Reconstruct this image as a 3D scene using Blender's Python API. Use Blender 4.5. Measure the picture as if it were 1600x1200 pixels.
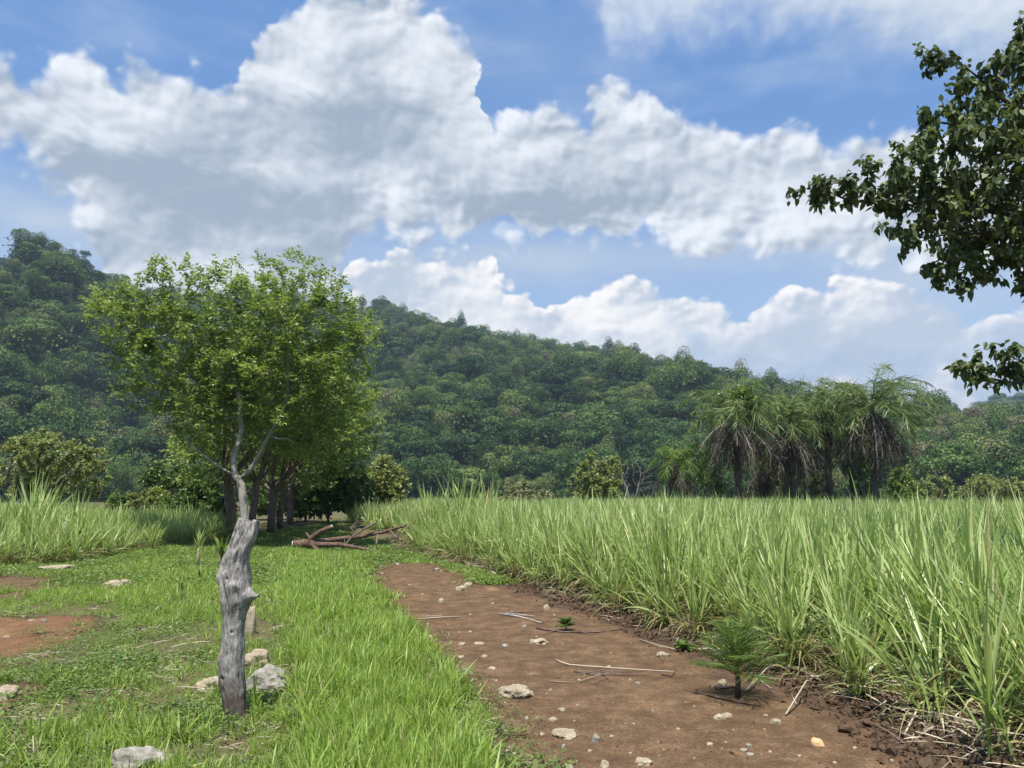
import bpy, math, random
import numpy as np
R = math.radians
for o in list(bpy.data.objects):
    bpy.data.objects.remove(o)
SC = bpy.context.scene
COL = SC.collection

# ------------------------------------------------------------------ camera
F = 1200.0                      # focal length in photo pixels (1600 wide)
HZ = 775.0                      # row of the horizon
CH = 1.7                        # eye height
PITCH = math.atan((HZ - 600.0) / F)
cd = bpy.data.cameras.new("camera")
cd.sensor_width = 36.0
cd.lens = 36.0 * F / 1600.0
cd.clip_start = 0.05
cd.clip_end = 20000
cam = bpy.data.objects.new("camera", cd)
COL.objects.link(cam)
cam.location = (0, 0, CH)
cam.rotation_euler = (R(90) + PITCH, 0, 0)
SC.camera = cam
SC.render.resolution_x = 1024
SC.render.resolution_y = 768

# ------------------------------------------------------------------ sun, exposure
SUN = np.array((-0.06, -0.36, 0.93)); SUN = SUN / np.linalg.norm(SUN)
sun_el = math.asin(SUN[2])
sd = bpy.data.lights.new("sun", 'SUN')
sd.energy = 4.6
sd.angle = R(0.6)
sd.color = (1.0, 0.95, 0.86)
sun = bpy.data.objects.new("sun", sd)
COL.objects.link(sun)
from mathutils import Vector
sun.rotation_euler = Vector(SUN).to_track_quat('Z', 'Y').to_euler()
SC.view_settings.view_transform = 'Standard'
SC.view_settings.look = 'None'
SC.view_settings.exposure = 0.78
SC.view_settings.gamma = 1.0
SC.view_settings.use_curve_mapping = False
SC.cycles.max_bounces = 7
SC.cycles.diffuse_bounces = 4
SC.cycles.glossy_bounces = 2
SC.cycles.transmission_bounces = 4
SC.cycles.volume_bounces = 0
SC.cycles.sample_clamp_indirect = 6.0
SC.cycles.caustics_reflective = False
SC.cycles.caustics_refractive = False
SC.cycles.use_denoising = True

# ------------------------------------------------------------------ node expression helper
class X:
    """A node socket with arithmetic."""
    def __init__(s, nt, sock): s.nt = nt; s.s = sock
    def _m(s, op, *a, clamp=False):
        n = s.nt.nodes.new('ShaderNodeMath'); n.operation = op; n.use_clamp = clamp
        for i, v in enumerate((s,) + a):
            if isinstance(v, X): s.nt.links.new(v.s, n.inputs[i])
            else: n.inputs[i].default_value = float(v)
        return X(s.nt, n.outputs[0])
    def __add__(s, o): return s._m('ADD', o)
    __radd__ = __add__
    def __sub__(s, o): return s._m('SUBTRACT', o)
    def __rsub__(s, o): return (s * -1.0) + o
    def __mul__(s, o): return s._m('MULTIPLY', o)
    __rmul__ = __mul__
    def __truediv__(s, o): return s._m('DIVIDE', o)
    def min(s, o): return s._m('MINIMUM', o)
    def max(s, o): return s._m('MAXIMUM', o)
    def pow(s, o): return s._m('POWER', o)
    def clamp(s): return s._m('ADD', 0.0, clamp=True)
    def fn(s, op, *a): return s._m(op, *a)
    def ss(s, a, b):
        n = s.nt.nodes.new('ShaderNodeMapRange'); n.interpolation_type = 'SMOOTHSTEP'
        s.nt.links.new(s.s, n.inputs[0]); n.inputs[1].default_value = a; n.inputs[2].default_value = b
        return X(s.nt, n.outputs[0])

def comb(nt, x, y, z):
    n = nt.nodes.new('ShaderNodeCombineXYZ')
    for i, v in enumerate((x, y, z)):
        if isinstance(v, X): nt.links.new(v.s, n.inputs[i])
        else: n.inputs[i].default_value = float(v)
    return X(nt, n.outputs[0])

def noise(nt, vec, scale, detail=5, rough=0.5, lac=2.0, dist=0.0, dims='3D'):
    n = nt.nodes.new('ShaderNodeTexNoise'); n.noise_dimensions = dims
    if vec is not None: nt.links.new(vec.s, n.inputs['Vector'])
    n.inputs['Scale'].default_value = scale; n.inputs['Detail'].default_value = detail
    n.inputs['Roughness'].default_value = rough; n.inputs['Lacunarity'].default_value = lac
    n.inputs['Distortion'].default_value = dist
    return X(nt, n.outputs[0])

def voro(nt, vec, scale, detail=2, rough=0.5, smooth=0.4, dims='3D'):
    n = nt.nodes.new('ShaderNodeTexVoronoi'); n.feature = 'SMOOTH_F1'; n.voronoi_dimensions = dims
    nt.links.new(vec.s, n.inputs['Vector'])
    n.inputs['Scale'].default_value = scale; n.inputs['Detail'].default_value = detail
    n.inputs['Roughness'].default_value = rough; n.inputs['Smoothness'].default_value = smooth
    return X(nt, n.outputs['Distance'])

def mixc(nt, f, a, b):
    n = nt.nodes.new('ShaderNodeMix'); n.data_type = 'RGBA'
    if isinstance(f, X): nt.links.new(f.s, n.inputs[0])
    else: n.inputs[0].default_value = f
    for i, v in ((6, a), (7, b)):
        if isinstance(v, X): nt.links.new(v.s, n.inputs[i])
        else: n.inputs[i].default_value = (*v, 1)
    return X(nt, n.outputs[2])

# ------------------------------------------------------------------ world: Nishita sky with cumulus
W = bpy.data.worlds.new("World"); SC.world = W; W.use_nodes = True
W.cycles.sampling_method = 'MANUAL'; W.cycles.sample_map_resolution = 512
nt = W.node_tree; nt.nodes.clear()
out = nt.nodes.new('ShaderNodeOutputWorld')
sky = nt.nodes.new('ShaderNodeTexSky'); sky.sky_type = 'NISHITA'; sky.sun_disc = False
sky.sun_elevation = sun_el
sky.sun_rotation = math.atan2(SUN[0], SUN[1])
sky.air_density = 1.0; sky.dust_density = 0.6; sky.ozone_density = 2.5; sky.altitude = 200

def azel(px, py):
    """photo pixel -> azimuth and elevation in radians"""
    x = (px - 800.0) / F; y = (600.0 - py) / F
    d = np.array((x, math.cos(PITCH) - y * math.sin(PITCH), math.sin(PITCH) + y * math.cos(PITCH)))
    d /= np.linalg.norm(d)
    return math.atan2(d[0], d[1]), math.asin(d[2])

tc = nt.nodes.new('ShaderNodeTexCoord')
sep = nt.nodes.new('ShaderNodeSeparateXYZ'); nt.links.new(tc.outputs['Generated'], sep.inputs[0])
dx, dy, dz = (X(nt, sep.outputs[i]) for i in range(3))
AZ = dx.fn('ARCTAN2', dy)
EL = dz.fn('ARCSINE')

AZ0, AZ1, EL0, EL1 = -0.9, 0.9, -0.15, 0.9
def curve(nt, az, pts, sign=1.0):
    """profile through photo points: azimuth -> elevation"""
    n = nt.nodes.new('ShaderNodeFloatCurve')
    m = n.mapping; c = m.curves[0]
    P = [azel(*p) for p in pts]
    P = [((a - AZ0) / (AZ1 - AZ0), (e - EL0) / (EL1 - EL0)) for a, e in P]
    P = [(min(max(a, 0), 1), min(max(e, 0), 1)) for a, e in P]
    while len(c.points) < len(P): c.points.new(0.5, 0.5)
    for q, p in zip(c.points, P): q.location = p; q.handle_type = 'AUTO'
    m.update()
    f = (az - AZ0) * (1.0 / (AZ1 - AZ0))
    nt.links.new(f.s, n.inputs['Value'])
    return X(nt, n.outputs[0]) * (EL1 - EL0) + EL0

def vor2(vec, scale, detail=1.0, rough=0.5):
    n = nt.nodes.new('ShaderNodeTexVoronoi'); n.feature = 'F1'; n.voronoi_dimensions = '2D'
    nt.links.new(vec.s, n.inputs['Vector'])
    n.inputs['Scale'].default_value = scale; n.inputs['Detail'].default_value = detail
    n.inputs['Roughness'].default_value = rough
    return X(nt, n.outputs['Distance'])

def fields(s1, s2, warp, seed, off):
    """one set of cloud noises: fine field, puff field, and the slope of both towards the sun"""
    el = EL * 1.25
    p = comb(nt, AZ + seed, el, 0)
    w1 = noise(nt, p, 10.0, 2, 0.5, dims='2D') - 0.5
    w2 = noise(nt, comb(nt, AZ + seed + 5.0, el, 0), 10.0, 2, 0.5, dims='2D') - 0.5
    x = AZ + seed + w1 * warp; y = el + w2 * warp
    pa = comb(nt, x, y, 0); pb = comb(nt, x + off[0], y + off[1], 0)
    n = noise(nt, pa, s1, 6, 0.56, dims='2D') - 0.5
    n1 = noise(nt, pa, s1, 3, 0.5, dims='2D'); n2 = noise(nt, pb, s1, 3, 0.5, dims='2D')
    v = 0.42 - vor2(pa, s2, 2); v2 = 0.42 - vor2(pb, s2, 2)
    return n, v, n1 - n2, v - v2

def spots(lst):
    """sum of soft ellipses given in photo pixels: (x, y, rx, ry, amount)"""
    tot = None
    for (px, py, rx, ry, amt) in lst:
        a, e = azel(px, py)
        ax = (AZ - a) * (F / rx); ay = (EL - e) * (F / ry)
        g = ((ax * ax + ay * ay) * -1.0).fn('EXPONENT') * amt
        tot = g if tot is None else tot + g
    return tot

AZW = AZ + (noise(nt, comb(nt, AZ + 3.0, EL * 1.2, 0), 11.0, 5, 0.55, dims='2D') - 0.5) * 0.085
PUFF = (noise(nt, comb(nt, AZ + 9.0, EL * 1.7, 0), 7.5, 6, 0.58, dist=0.35, dims='2D') - 0.5)
def bank(top, bot, st, sb, fd, an, av, gn, gv, lit, dark, extra=None, base=0.5, deep=2.6):
    """one cloud bank: returns its density and its colour"""
    t = curve(nt, AZW, top); b = curve(nt, AZW, bot)
    n, v, rn, rv = fd
    core = ((t - EL) * (1.0 / st)).min((EL - b) * (1.0 / sb)).min(deep)
    d = core + n * an + v * av
    rim = 1.0 - core.max(0.0) * (0.7 / deep)
    br = (rn * gn + rv * gv) * rim + (1.0 - d.max(0.0).min(1.2) * 0.8) * 0.15 + base
    br = br + PUFF * 1.15
    if extra is not None: br = br + extra
    return d, mixc(nt, br.ss(0.0, 1.0), dark, lit)

fA = fields(8.5, 17.0, 0.035, 0.0, (-0.006, 0.009))
fB = fields(9.0, 18.0, 0.026, 2.3, (-0.005, 0.007))
GREY = (0.32, 0.385, 0.465); WHITE = (0.86, 0.885, 0.92); CREAM = (0.97, 0.94, 0.91)
# the far low bank of bright cumulus
dC, cC = bank(
    [(-300, 520), (150, 470), (240, 415), (330, 425), (420, 440), (500, 470), (536, 450), (552, 402), (585, 388), (650, 382), (700, 396), (735, 386), (768, 398), (785, 430), (845, 447), (862, 480), (885, 446), (930, 428), (1000, 432), (1060, 447), (1110, 464), (1165, 474), (1185, 446), (1230, 438), (1290, 444), (1310, 420), (1350, 418), (1400, 440), (1460, 470), (1600, 470), (1900, 450)],
    [(-300, 1000), (800, 1000), (1900, 1000)], 0.018, 0.05, fB, 1.5, 1.7, 5.0, 1.5,
    CREAM, (0.47, 0.54, 0.64),
    spots([(1500, 560, 170, 80, -0.5), (1180, 590, 150, 45, -0.45), (1250, 520, 60, 22, -0.3), (640, 450, 60, 30, -0.25), (1330, 460, 60, 30, 0.2), (900, 470, 90, 30, 0.15), (1480, 450, 90, 30, -0.2), (760, 500, 60, 25, 0.1), (560, 470, 60, 40, -.1)]), base=0.47)
# slate patch of cloud in front of the bank, right
dD, cD = bank(
    [(-300, 900), (930, 620), (985, 560), (1060, 515), (1100, 498), (1140, 530), (1200, 512), (1270, 524), (1340, 530), (1430, 500), (1600, 480), (1900, 470)],
    [(-300, 1000), (800, 1000), (1900, 1000)], 0.030, 0.05, fB, 1.8, 0.9, 1.8, 0.6,
    (0.56, 0.64, 0.75), (0.33, 0.43, 0.58), None, base=0.40)
# small pinkish cumulus on the skyline, right
dE, cE = bank(
    [(-300, 900), (1150, 690), (1215, 610), (1250, 590), (1300, 580), (1350, 592), (1400, 590), (1450, 560), (1500, 590), (1560, 640), (1900, 640)],
    [(-300, 1000), (800, 1000), (1900, 1000)], 0.030, 0.05, fB, 1.8, 1.2, 1.8, 0.8,
    (0.80, 0.80, 0.82), (0.46, 0.54, 0.65), None, base=0.5)
# the great bank across the middle
dB, cB = bank(
    [(-400, 60), (0, 66), (60, 78), (130, 58), (165, 72), (190, 100), (210, 84), (280, 88), (340, 98), (362, 112), (378, 82), (420, 30), (470, -30), (600, -50), (690, 5), (735, 50), (750, 110), (762, 175), (785, 168), (812, 140), (850, 134), (880, 150), (915, 158), (930, 128), (985, 114), (1040, 128), (1080, 160), (1140, 184), (1195, 198), (1215, 184), (1290, 192), (1345, 212), (1365, 196), (1460, 180), (1500, 190), (1600, 150), (1900, 100)],
    [(-400, 290), (0, 312), (90, 350), (140, 440), (180, 560), (500, 560), (545, 430), (600, 408), (760, 410), (900, 420), (1000, 424), (1200, 436), (1400, 446), (1600, 455), (1900, 460)],
    0.022, 0.036, fA, 2.3, 1.5, 4.2, 0.9, WHITE, GREY,
    spots([(200, 275, 170, 45, -0.40), (560, 190, 120, 45, -0.40), (820, 325, 170, 36, -0.42), (1000, 300, 150, 40, -0.15), (450, 340, 200, 50, -0.25), (80, 240, 120, 60, 0.05), (330, 360, 200, 30, -0.1),
           (60, 90, 120, 20, 0.3), (220, 168, 60, 22, 0.42), (290, 108, 60, 22, 0.3), (470, 110, 60, 55, 0.25), (620, 70, 60, 50, 0.15), (380, 270, 80, 22, 0.22), (730, 235, 110, 40, 0.30), (790, 175, 40, 40, .2),
           (1010, 150, 90, 34, 0.32), (1280, 225, 120, 34, 0.16), (1150, 350, 300, 24, 0.15), (60, 160, 60, 22, -0.2), (310, 110, 20, 60, -.1), (330, 410, 70, 18, 0.2), (1200, 290, 260, 60, .16), (640, 300, 90, 30, .12), (100, 200, 60, 30, .12)]), base=0.43, deep=3.2)
# thin high cloud, upper right
dA, cA = bank(
    [(-400, -300), (850, -300), (1900, -300)],
    [(-400, -200), (500, -200), (850, -30), (935, 60), (965, 120), (1030, 130), (1100, 105), (1200, 95), (1300, 120), (1380, 140), (1500, 150), (1900, 160)],
    0.05, 0.10, fA, 1.2, 0.2, 1.5, 0.2, (0.76, 0.80, 0.85), (0.44, 0.52, 0.62), None, base=0.5)

veil = noise(nt, comb(nt, AZ, EL * 3.0, 0.0), 5.0, 5, 0.55, dims='2D').ss(0.42, 0.9) * 0.32
low = (0.42 - EL).ss(0.0, 0.36) * 0.72                      # paler air towards the horizon
SKYB = 0.115
bgs = nt.nodes.new('ShaderNodeVectorMath'); bgs.operation = 'SCALE'
nt.links.new(sky.outputs[0], bgs.inputs[0]); bgs.inputs['Scale'].default_value = SKYB
col = X(nt, bgs.outputs[0])
col = mixc(nt, 0.45, col, (0.13, 0.35, 0.82))
col = mixc(nt, veil, col, (0.60, 0.67, 0.76))
col = mixc(nt, low, col, (0.45, 0.58, 0.74))
def over(c, d, cc, w, mx=1.0):
    return mixc(nt, d.ss(-0.05, w) * mx, c, cc)
shelf = spots([(300, 400, 330, 90, 0.75), (1100, 392, 520, 34, 0.75), (1500, 430, 200, 60, .8), (860, 402, 90, 30, .6), (1000, 440, 500, 60, .22), (60, 330, 160, 50, .35), (830, 90, 120, 60, .25)]) * (veil * 2.2 + 0.55)
col = mixc(nt, shelf.clamp(), col, (0.50, 0.575, 0.67))
col = over(col, dC, cC, 0.55)
col = over(col, dD, cD, 0.95, 0.92)
col = over(col, dE, cE, 0.8, 0.8)
col = over(col, dA, cA, 1.0, 0.93)
col = over(col, dB, cB, 0.95, 0.95)
# the ground side of the sphere
gnd = EL.ss(-0.10, -0.01)
col = mixc(nt, gnd, (0.12, 0.14, 0.08), col)
bg = nt.nodes.new('ShaderNodeBackground'); bg.inputs['Strength'].default_value = 0.66
nt.links.new(col.s, bg.inputs['Color']); nt.links.new(bg.outputs[0], out.inputs['Surface'])

# ================================================================== helpers
rng = np.random.default_rng(7)
random.seed(7)

def at(px, py, y):
    """world point seen at photo pixel (px, py) at forward distance y"""
    a = (px - 800.0) / F; b = (600.0 - py) / F
    d = (a, math.cos(PITCH) - b * math.sin(PITCH), math.sin(PITCH) + b * math.cos(PITCH))
    k = y / d[1]
    return np.array((d[0] * k, y, CH + d[2] * k))

def gp(px, py, z=0.0):
    """ground point under photo pixel"""
    a = (px - 800.0) / F; b = (600.0 - py) / F
    d = (a, math.cos(PITCH) - b * math.sin(PITCH), math.sin(PITCH) + b * math.cos(PITCH))
    k = (z - CH) / d[2]
    return np.array((d[0] * k, d[1] * k))

def to_px(x, y, z):
    """world -> photo pixel (arrays)"""
    zz = z - CH
    fwd = y * math.cos(PITCH) + zz * math.sin(PITCH)
    up = -y * math.sin(PITCH) + zz * math.cos(PITCH)
    fwd = np.where(fwd < 0.05, 0.05, fwd)
    return 800 + F * x / fwd, 600 - F * up / fwd

_perm = np.random.default_rng(11).random((256, 256))
def vn(x, y):
    """value noise 0..1, period 256"""
    x = np.asarray(x, float); y = np.asarray(y, float)
    xi = np.floor(x).astype(int); yi = np.floor(y).astype(int)
    fx = x - xi; fy = y - yi
    fx = fx * fx * (3 - 2 * fx); fy = fy * fy * (3 - 2 * fy)
    a = _perm[xi & 255, yi & 255]; b = _perm[(xi + 1) & 255, yi & 255]
    c = _perm[xi & 255, (yi + 1) & 255]; d = _perm[(xi + 1) & 255, (yi + 1) & 255]
    return (a * (1 - fx) + b * fx) * (1 - fy) + (c * (1 - fx) + d * fx) * fy
def fbm(x, y, o=4):
    t = 0; a = 0.5; s = 0
    for i in range(o):
        t = t + a * vn(x * 2 ** i + 17.3 * i, y * 2 ** i + 9.1 * i); s += a; a *= 0.5
    return t / s
def sstep(a, b, x):
    t = np.clip((x - a) / (b - a), 0, 1); return t * t * (3 - 2 * t)
def in_poly(px, py, poly):
    px = np.asarray(px, float); py = np.asarray(py, float)
    ins = np.zeros(px.shape, bool); n = len(poly)
    for i in range(n):
        x1, y1 = poly[i]; x2, y2 = poly[(i + 1) % n]
        c = ((y1 > py) != (y2 > py)) & (px < (x2 - x1) * (py - y1) / ((y2 - y1) + 1e-12) + x1)
        ins ^= c
    return ins
def nrm(v):
    return v / (np.linalg.norm(v, axis=-1, keepdims=True) + 1e-9)

class MB:
    """collects quads and triangles with a per-vertex tint, builds one mesh"""
    def __init__(s): s.v = []; s.q = []; s.t = []; s.c = []; s.n = 0
    def add(s, v, q=None, t=None, tint=0.5):
        v = np.asarray(v, float).reshape(-1, 3)
        if q is not None: s.q.append(np.asarray(q, int).reshape(-1, 4) + s.n)
        if t is not None: s.t.append(np.asarray(t, int).reshape(-1, 3) + s.n)
        c = np.asarray(tint, float)
        s.c.append(np.full(len(v), float(c)) if c.ndim == 0 else c.reshape(-1))
        s.v.append(v); s.n += len(v)
    def mesh(s, name, mat, smooth=False):
        v = np.concatenate(s.v); c = np.concatenate(s.c)
        q = np.concatenate(s.q) if s.q else np.zeros((0, 4), int)
        t = np.concatenate(s.t) if s.t else np.zeros((0, 3), int)
        me = bpy.data.meshes.new(name)
        me.vertices.add(len(v)); me.vertices.foreach_set('co', v.astype(np.float32).ravel())
        nl = len(q) * 4 + len(t) * 3
        me.loops.add(nl); me.polygons.add(len(q) + len(t))
        me.loops.foreach_set('vertex_index', np.concatenate((q.ravel(), t.ravel())).astype(np.int32))
        st = np.concatenate((np.arange(len(q)) * 4, len(q) * 4 + np.arange(len(t)) * 3)).astype(np.int32)
        me.polygons.foreach_set('loop_start', st)
        if smooth: me.polygons.foreach_set('use_smooth', np.ones(len(st), bool))
        me.update(calc_edges=True)
        at_ = me.attributes.new('tint', 'FLOAT', 'POINT'); at_.data.foreach_set('value', c.astype(np.float32))
        me.materials.append(mat)
        return me
    def build(s, name, mat, parent=None, smooth=False, loc=None):
        me = s.mesh(name, mat, smooth)
        o = bpy.data.objects.new(name, me); COL.objects.link(o)
        if parent is not None: o.parent = parent
        if loc is not None: o.location = loc
        return o

def tag(o, label=None, cat=None, group=None, kind=None):
    if label: o['label'] = label
    if cat: o['category'] = cat
    if group: o['group'] = group
    if kind: o['kind'] = kind
    return o
def empty(name, loc, label, cat, group=None, rz=0.0):
    o = bpy.data.objects.new(name, None); COL.objects.link(o)
    o.empty_display_size = 0.2
    o.location = loc; o.rotation_euler = (0, 0, rz)
    return tag(o, label, cat, group)
def copy_tree(o, loc=None, rz=None, scale=None, label=None, group=None):
    c = o.copy(); COL.objects.link(c)
    for ch in o.children:
        d = ch.copy(); COL.objects.link(d); d.parent = c
    if loc is not None: c.location = loc
    if rz is not None: c.rotation_euler = (0, 0, rz)
    if scale is not None: c.scale = (scale,) * 3 if np.isscalar(scale) else scale
    if label: c['label'] = label
    if group: c['group'] = group
    return c

def tube(mb, pts, rad, sides=6, tint=0.5, rough=0.0, cap=True, attach=False, link=None):
    n_before = mb.n
    pts = np.asarray(pts, float); n = len(pts)
    rad = np.asarray(rad, float) * np.ones(n)
    d = np.zeros_like(pts); d[1:-1] = pts[2:] - pts[:-2]; d[0] = pts[1] - pts[0]; d[-1] = pts[-1] - pts[-2]
    d = nrm(d)
    ref = np.array((0.31, 0.17, 0.05)) if abs(d[0][2]) > 0.9 else np.array((0, 0, 1.0))
    u = np.cross(d, ref); u = nrm(u)
    for i in range(1, n):
        a = u[i - 1] - d[i] * np.dot(u[i - 1], d[i]); u[i] = a / (np.linalg.norm(a) + 1e-9)
    w = np.cross(d, u)
    a = np.arange(sides) * 2 * np.pi / sides
    ring = u[:, None, :] * np.cos(a)[None, :, None] + w[:, None, :] * np.sin(a)[None, :, None]
    rr = rad[:, None, None] * np.ones((n, sides, 1))
    if rough: rr = rr * (1 + (rng.random((n, sides, 1)) - 0.5) * 2 * rough)
    v = pts[:, None, :] + ring * rr
    i, j = np.meshgrid(np.arange(n - 1), np.arange(sides), indexing='ij')
    j2 = (j + 1) % sides
    q = np.stack((i * sides + j, i * sides + j2, (i + 1) * sides + j2, (i + 1) * sides + j), -1).reshape(-1, 4)
    v = v.reshape(-1, 3)
    t = None
    if cap:
        v = np.concatenate((v, pts[:1], pts[-1:]))
        b0, b1 = n * sides, n * sides + 1
        t = [(b0, (k + 1) % sides, k) for k in range(sides)] + [(b1, (n - 1) * sides + k, (n - 1) * sides + (k + 1) % sides) for k in range(sides)]
    if attach and n_before:                        # join the tube to the piece it grows from
        ev = np.concatenate(mb.v); link = int(((ev - v[0]) ** 2).sum(1).argmin())
    mb.add(v, q, t, tint)
    if link is not None: mb.t.append(np.array([[n_before, n_before + 1, link]]))
    return n_before

def blades(mb, base, dirv, side, L, Wd, droop, K=4, tint=0.5, prof=None, down=(0, 0, -1.0)):
    """many strip leaves at once. base, dirv, side (N,3); L, Wd, droop (N)"""
    N = len(base)
    L = np.asarray(L, float) * np.ones(N); Wd = np.asarray(Wd, float) * np.ones(N); droop = np.asarray(droop, float) * np.ones(N)
    if prof is None: prof = [0.45, 1.0, 0.9, 0.55, 0.06] if K == 4 else list(np.interp(np.linspace(0, 1, K + 1), [0, .25, .6, 1], [0.5, 1.0, 0.8, 0.05]))
    t = np.linspace(0, 1, K + 1)
    dn = np.asarray(down, float)
    c = base[:, None, :] + dirv[:, None, :] * (L[:, None] * t[None, :])[..., None] + dn * ((droop * L)[:, None] * (t ** 2)[None, :])[..., None]
    w = side[:, None, :] * (Wd[:, None] * 0.5 * np.asarray(prof)[None, :])[..., None]
    v = np.stack((c - w, c + w), 2).reshape(-1, 3)
    k = np.arange(K)
    q = np.stack((2 * k, 2 * k + 1, 2 * k + 3, 2 * k + 2), -1)
    q = (q[None] + (np.arange(N) * 2 * (K + 1))[:, None, None]).reshape(-1, 4)
    tt = np.asarray(tint, float) * np.ones(N)
    mb.add(v, q, None, np.repeat(tt, 2 * (K + 1)))

def diamonds(mb, base, dirv, nor, L, Wd, tint=0.5, fold=0.0):
    """small leaves: one quad each, widest in the middle"""
    N = len(base)
    L = np.asarray(L, float) * np.ones(N); Wd = np.asarray(Wd, float) * np.ones(N)
    s = nrm(np.cross(dirv, nor))
    m = base + dirv * (L * 0.45)[:, None] + nor * (fold * L)[:, None]
    v = np.stack((base, m - s * (Wd * .5)[:, None], base + dirv * L[:, None], m + s * (Wd * .5)[:, None]), 1).reshape(-1, 3)
    q = (np.arange(4)[None] + (np.arange(N) * 4)[:, None])
    mb.add(v, q, None, np.repeat(np.asarray(tint, float) * np.ones(N), 4))

def rdir(n, zb=0.0):
    v = rng.normal(size=(n, 3)); v[:, 2] += zb
    return nrm(v)

# ------------------------------------------------------------------ materials
def new_mat(name):
    m = bpy.data.materials.new(name); m.use_nodes = True
    m.node_tree.nodes.clear(); return m, m.node_tree
def attr(nt, name='tint'):
    n = nt.nodes.new('ShaderNodeAttribute'); n.attribute_name = name; return X(nt, n.outputs['Fac'])
def inst_rand(nt):
    n = nt.nodes.new('ShaderNodeObjectInfo'); return X(nt, n.outputs['Random'])
def ramp(nt, f, stops, interp='LINEAR'):
    n = nt.nodes.new('ShaderNodeValToRGB'); cr = n.color_ramp; cr.interpolation = interp
    while len(cr.elements) < len(stops): cr.elements.new(0.5)
    for e, (p, c) in zip(cr.elements, stops): e.position = p; e.color = (*c, 1)
    nt.links.new(f.s, n.inputs[0]); return X(nt, n.outputs[0])
def objco(nt):
    n = nt.nodes.new('ShaderNodeTexCoord'); return X(nt, n.outputs['Object'])
def geopos(nt):
    n = nt.nodes.new('ShaderNodeNewGeometry'); return X(nt, n.outputs['Position'])
def bump(nt, h, strength, dist=0.02):
    n = nt.nodes.new('ShaderNodeBump'); n.inputs['Strength'].default_value = strength; n.inputs['Distance'].default_value = dist
    nt.links.new(h.s, n.inputs['Height']); return X(nt, n.outputs[0])
def finish(nt, col, rough=0.7, spec=0.3, nor=None, trans=0.0, tcol=None, sheen=0.0):
    p = nt.nodes.new('ShaderNodeBsdfPrincipled')
    nt.links.new(col.s, p.inputs['Base Color'])
    if isinstance(rough, X): nt.links.new(rough.s, p.inputs['Roughness'])
    else: p.inputs['Roughness'].default_value = rough
    p.inputs['Specular IOR Level'].default_value = spec
    if nor is not None: nt.links.new(nor.s, p.inputs['Normal'])
    o = nt.nodes.new('ShaderNodeOutputMaterial'); sh = p.outputs[0]
    if trans > 0:
        t = nt.nodes.new('ShaderNodeBsdfTranslucent'); nt.links.new((tcol or col).s, t.inputs[0])
        m = nt.nodes.new('ShaderNodeMixShader'); m.inputs[0].default_value = trans
        nt.links.new(sh, m.inputs[1]); nt.links.new(t.outputs[0], m.inputs[2]); sh = m.outputs[0]
    nt.links.new(sh, o.inputs[0])

def leaf_mat(name, stops, trans=0.35, rough=0.5, spec=0.35, inst=0.0, tboost=(1.25, 1.3, 0.6), clump=None):
    """leaf colour by per-leaf tint (plus per-plant random)"""
    m, nt = new_mat(name)
    f = attr(nt)
    if inst: f = f + (inst_rand(nt) - 0.5) * inst
    if clump: f = f + (noise(nt, geopos(nt), clump[0], 2) - 0.5) * clump[1]
    c = ramp(nt, f, stops)
    n = nt.nodes.new('ShaderNodeMix'); n.data_type = 'RGBA'; n.blend_type = 'MULTIPLY'; n.inputs[0].default_value = 1
    nt.links.new(c.s, n.inputs[6]); n.inputs[7].default_value = (*tboost, 1)
    finish(nt, c, rough, spec, None, trans, X(nt, n.outputs[2]))
    return m

M = {}
M['row_leaf'] = leaf_mat('row_tree_leaf', [(0, (0.075, 0.125, 0.025)), (0.5, (0.19, 0.265, 0.072)), (1, (0.37, 0.43, 0.155))], 0.38)
M['olive_leaf'] = leaf_mat('olive_leaf', [(0, (0.11, 0.14, 0.045)), (0.6, (0.23, 0.265, 0.085)), (1, (0.35, 0.36, 0.14))], 0.32)
M['bush_leaf'] = leaf_mat('bush_leaf', [(0, (0.045, 0.085, 0.02)), (0.6, (0.10, 0.165, 0.036)), (1, (0.19, 0.26, 0.065))], 0.3)
M['dark_leaf'] = leaf_mat('dark_glossy_leaf', [(0, (0.045, 0.070, 0.030)), (0.6, (0.115, 0.155, 0.062)), (1, (0.25, 0.28, 0.13))], 0.25, 0.58, 0.32)
M['forest'] = leaf_mat('forest_leaf', [(0, (0.014, 0.038, 0.010)), (0.3, (0.034, 0.078, 0.016)), (0.6, (0.078, 0.140, 0.028)), (0.84, (0.14, 0.205, 0.042)), (0.94, (0.18, 0.19, 0.07)), (1, (0.16, 0.15, 0.09))], 0.15, 0.6, 0.2, inst=0.75, clump=(0.010, 0.55))
M['cane'] = leaf_mat('cane_leaf', [(0, (0.30, 0.235, 0.12)), (0.10, (0.36, 0.34, 0.15)), (0.16, (0.20, 0.26, 0.075)), (0.5, (0.30, 0.41, 0.13)), (0.85, (0.46, 0.56, 0.22)), (1, (0.64, 0.65, 0.36))], 0.40, 0.38, 0.45, inst=0.22, tboost=(1.1, 1.15, 0.7))
M['grass'] = leaf_mat('grass_blade', [(0, (0.28, 0.24, 0.11)), (0.07, (0.16, 0.25, 0.05)), (0.12, (0.13, 0.20, 0.038)), (0.5, (0.27, 0.38, 0.080)), (1, (0.43, 0.54, 0.15))], 0.42, 0.45, 0.35, inst=0.3, clump=(0.8, 0.35))
M['weed'] = leaf_mat('weed_leaf', [(0, (0.06, 0.10, 0.03)), (0.5, (0.12, 0.185, 0.045)), (1, (0.20, 0.27, 0.07))], 0.3, 0.5, 0.3, inst=0.4)
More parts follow.
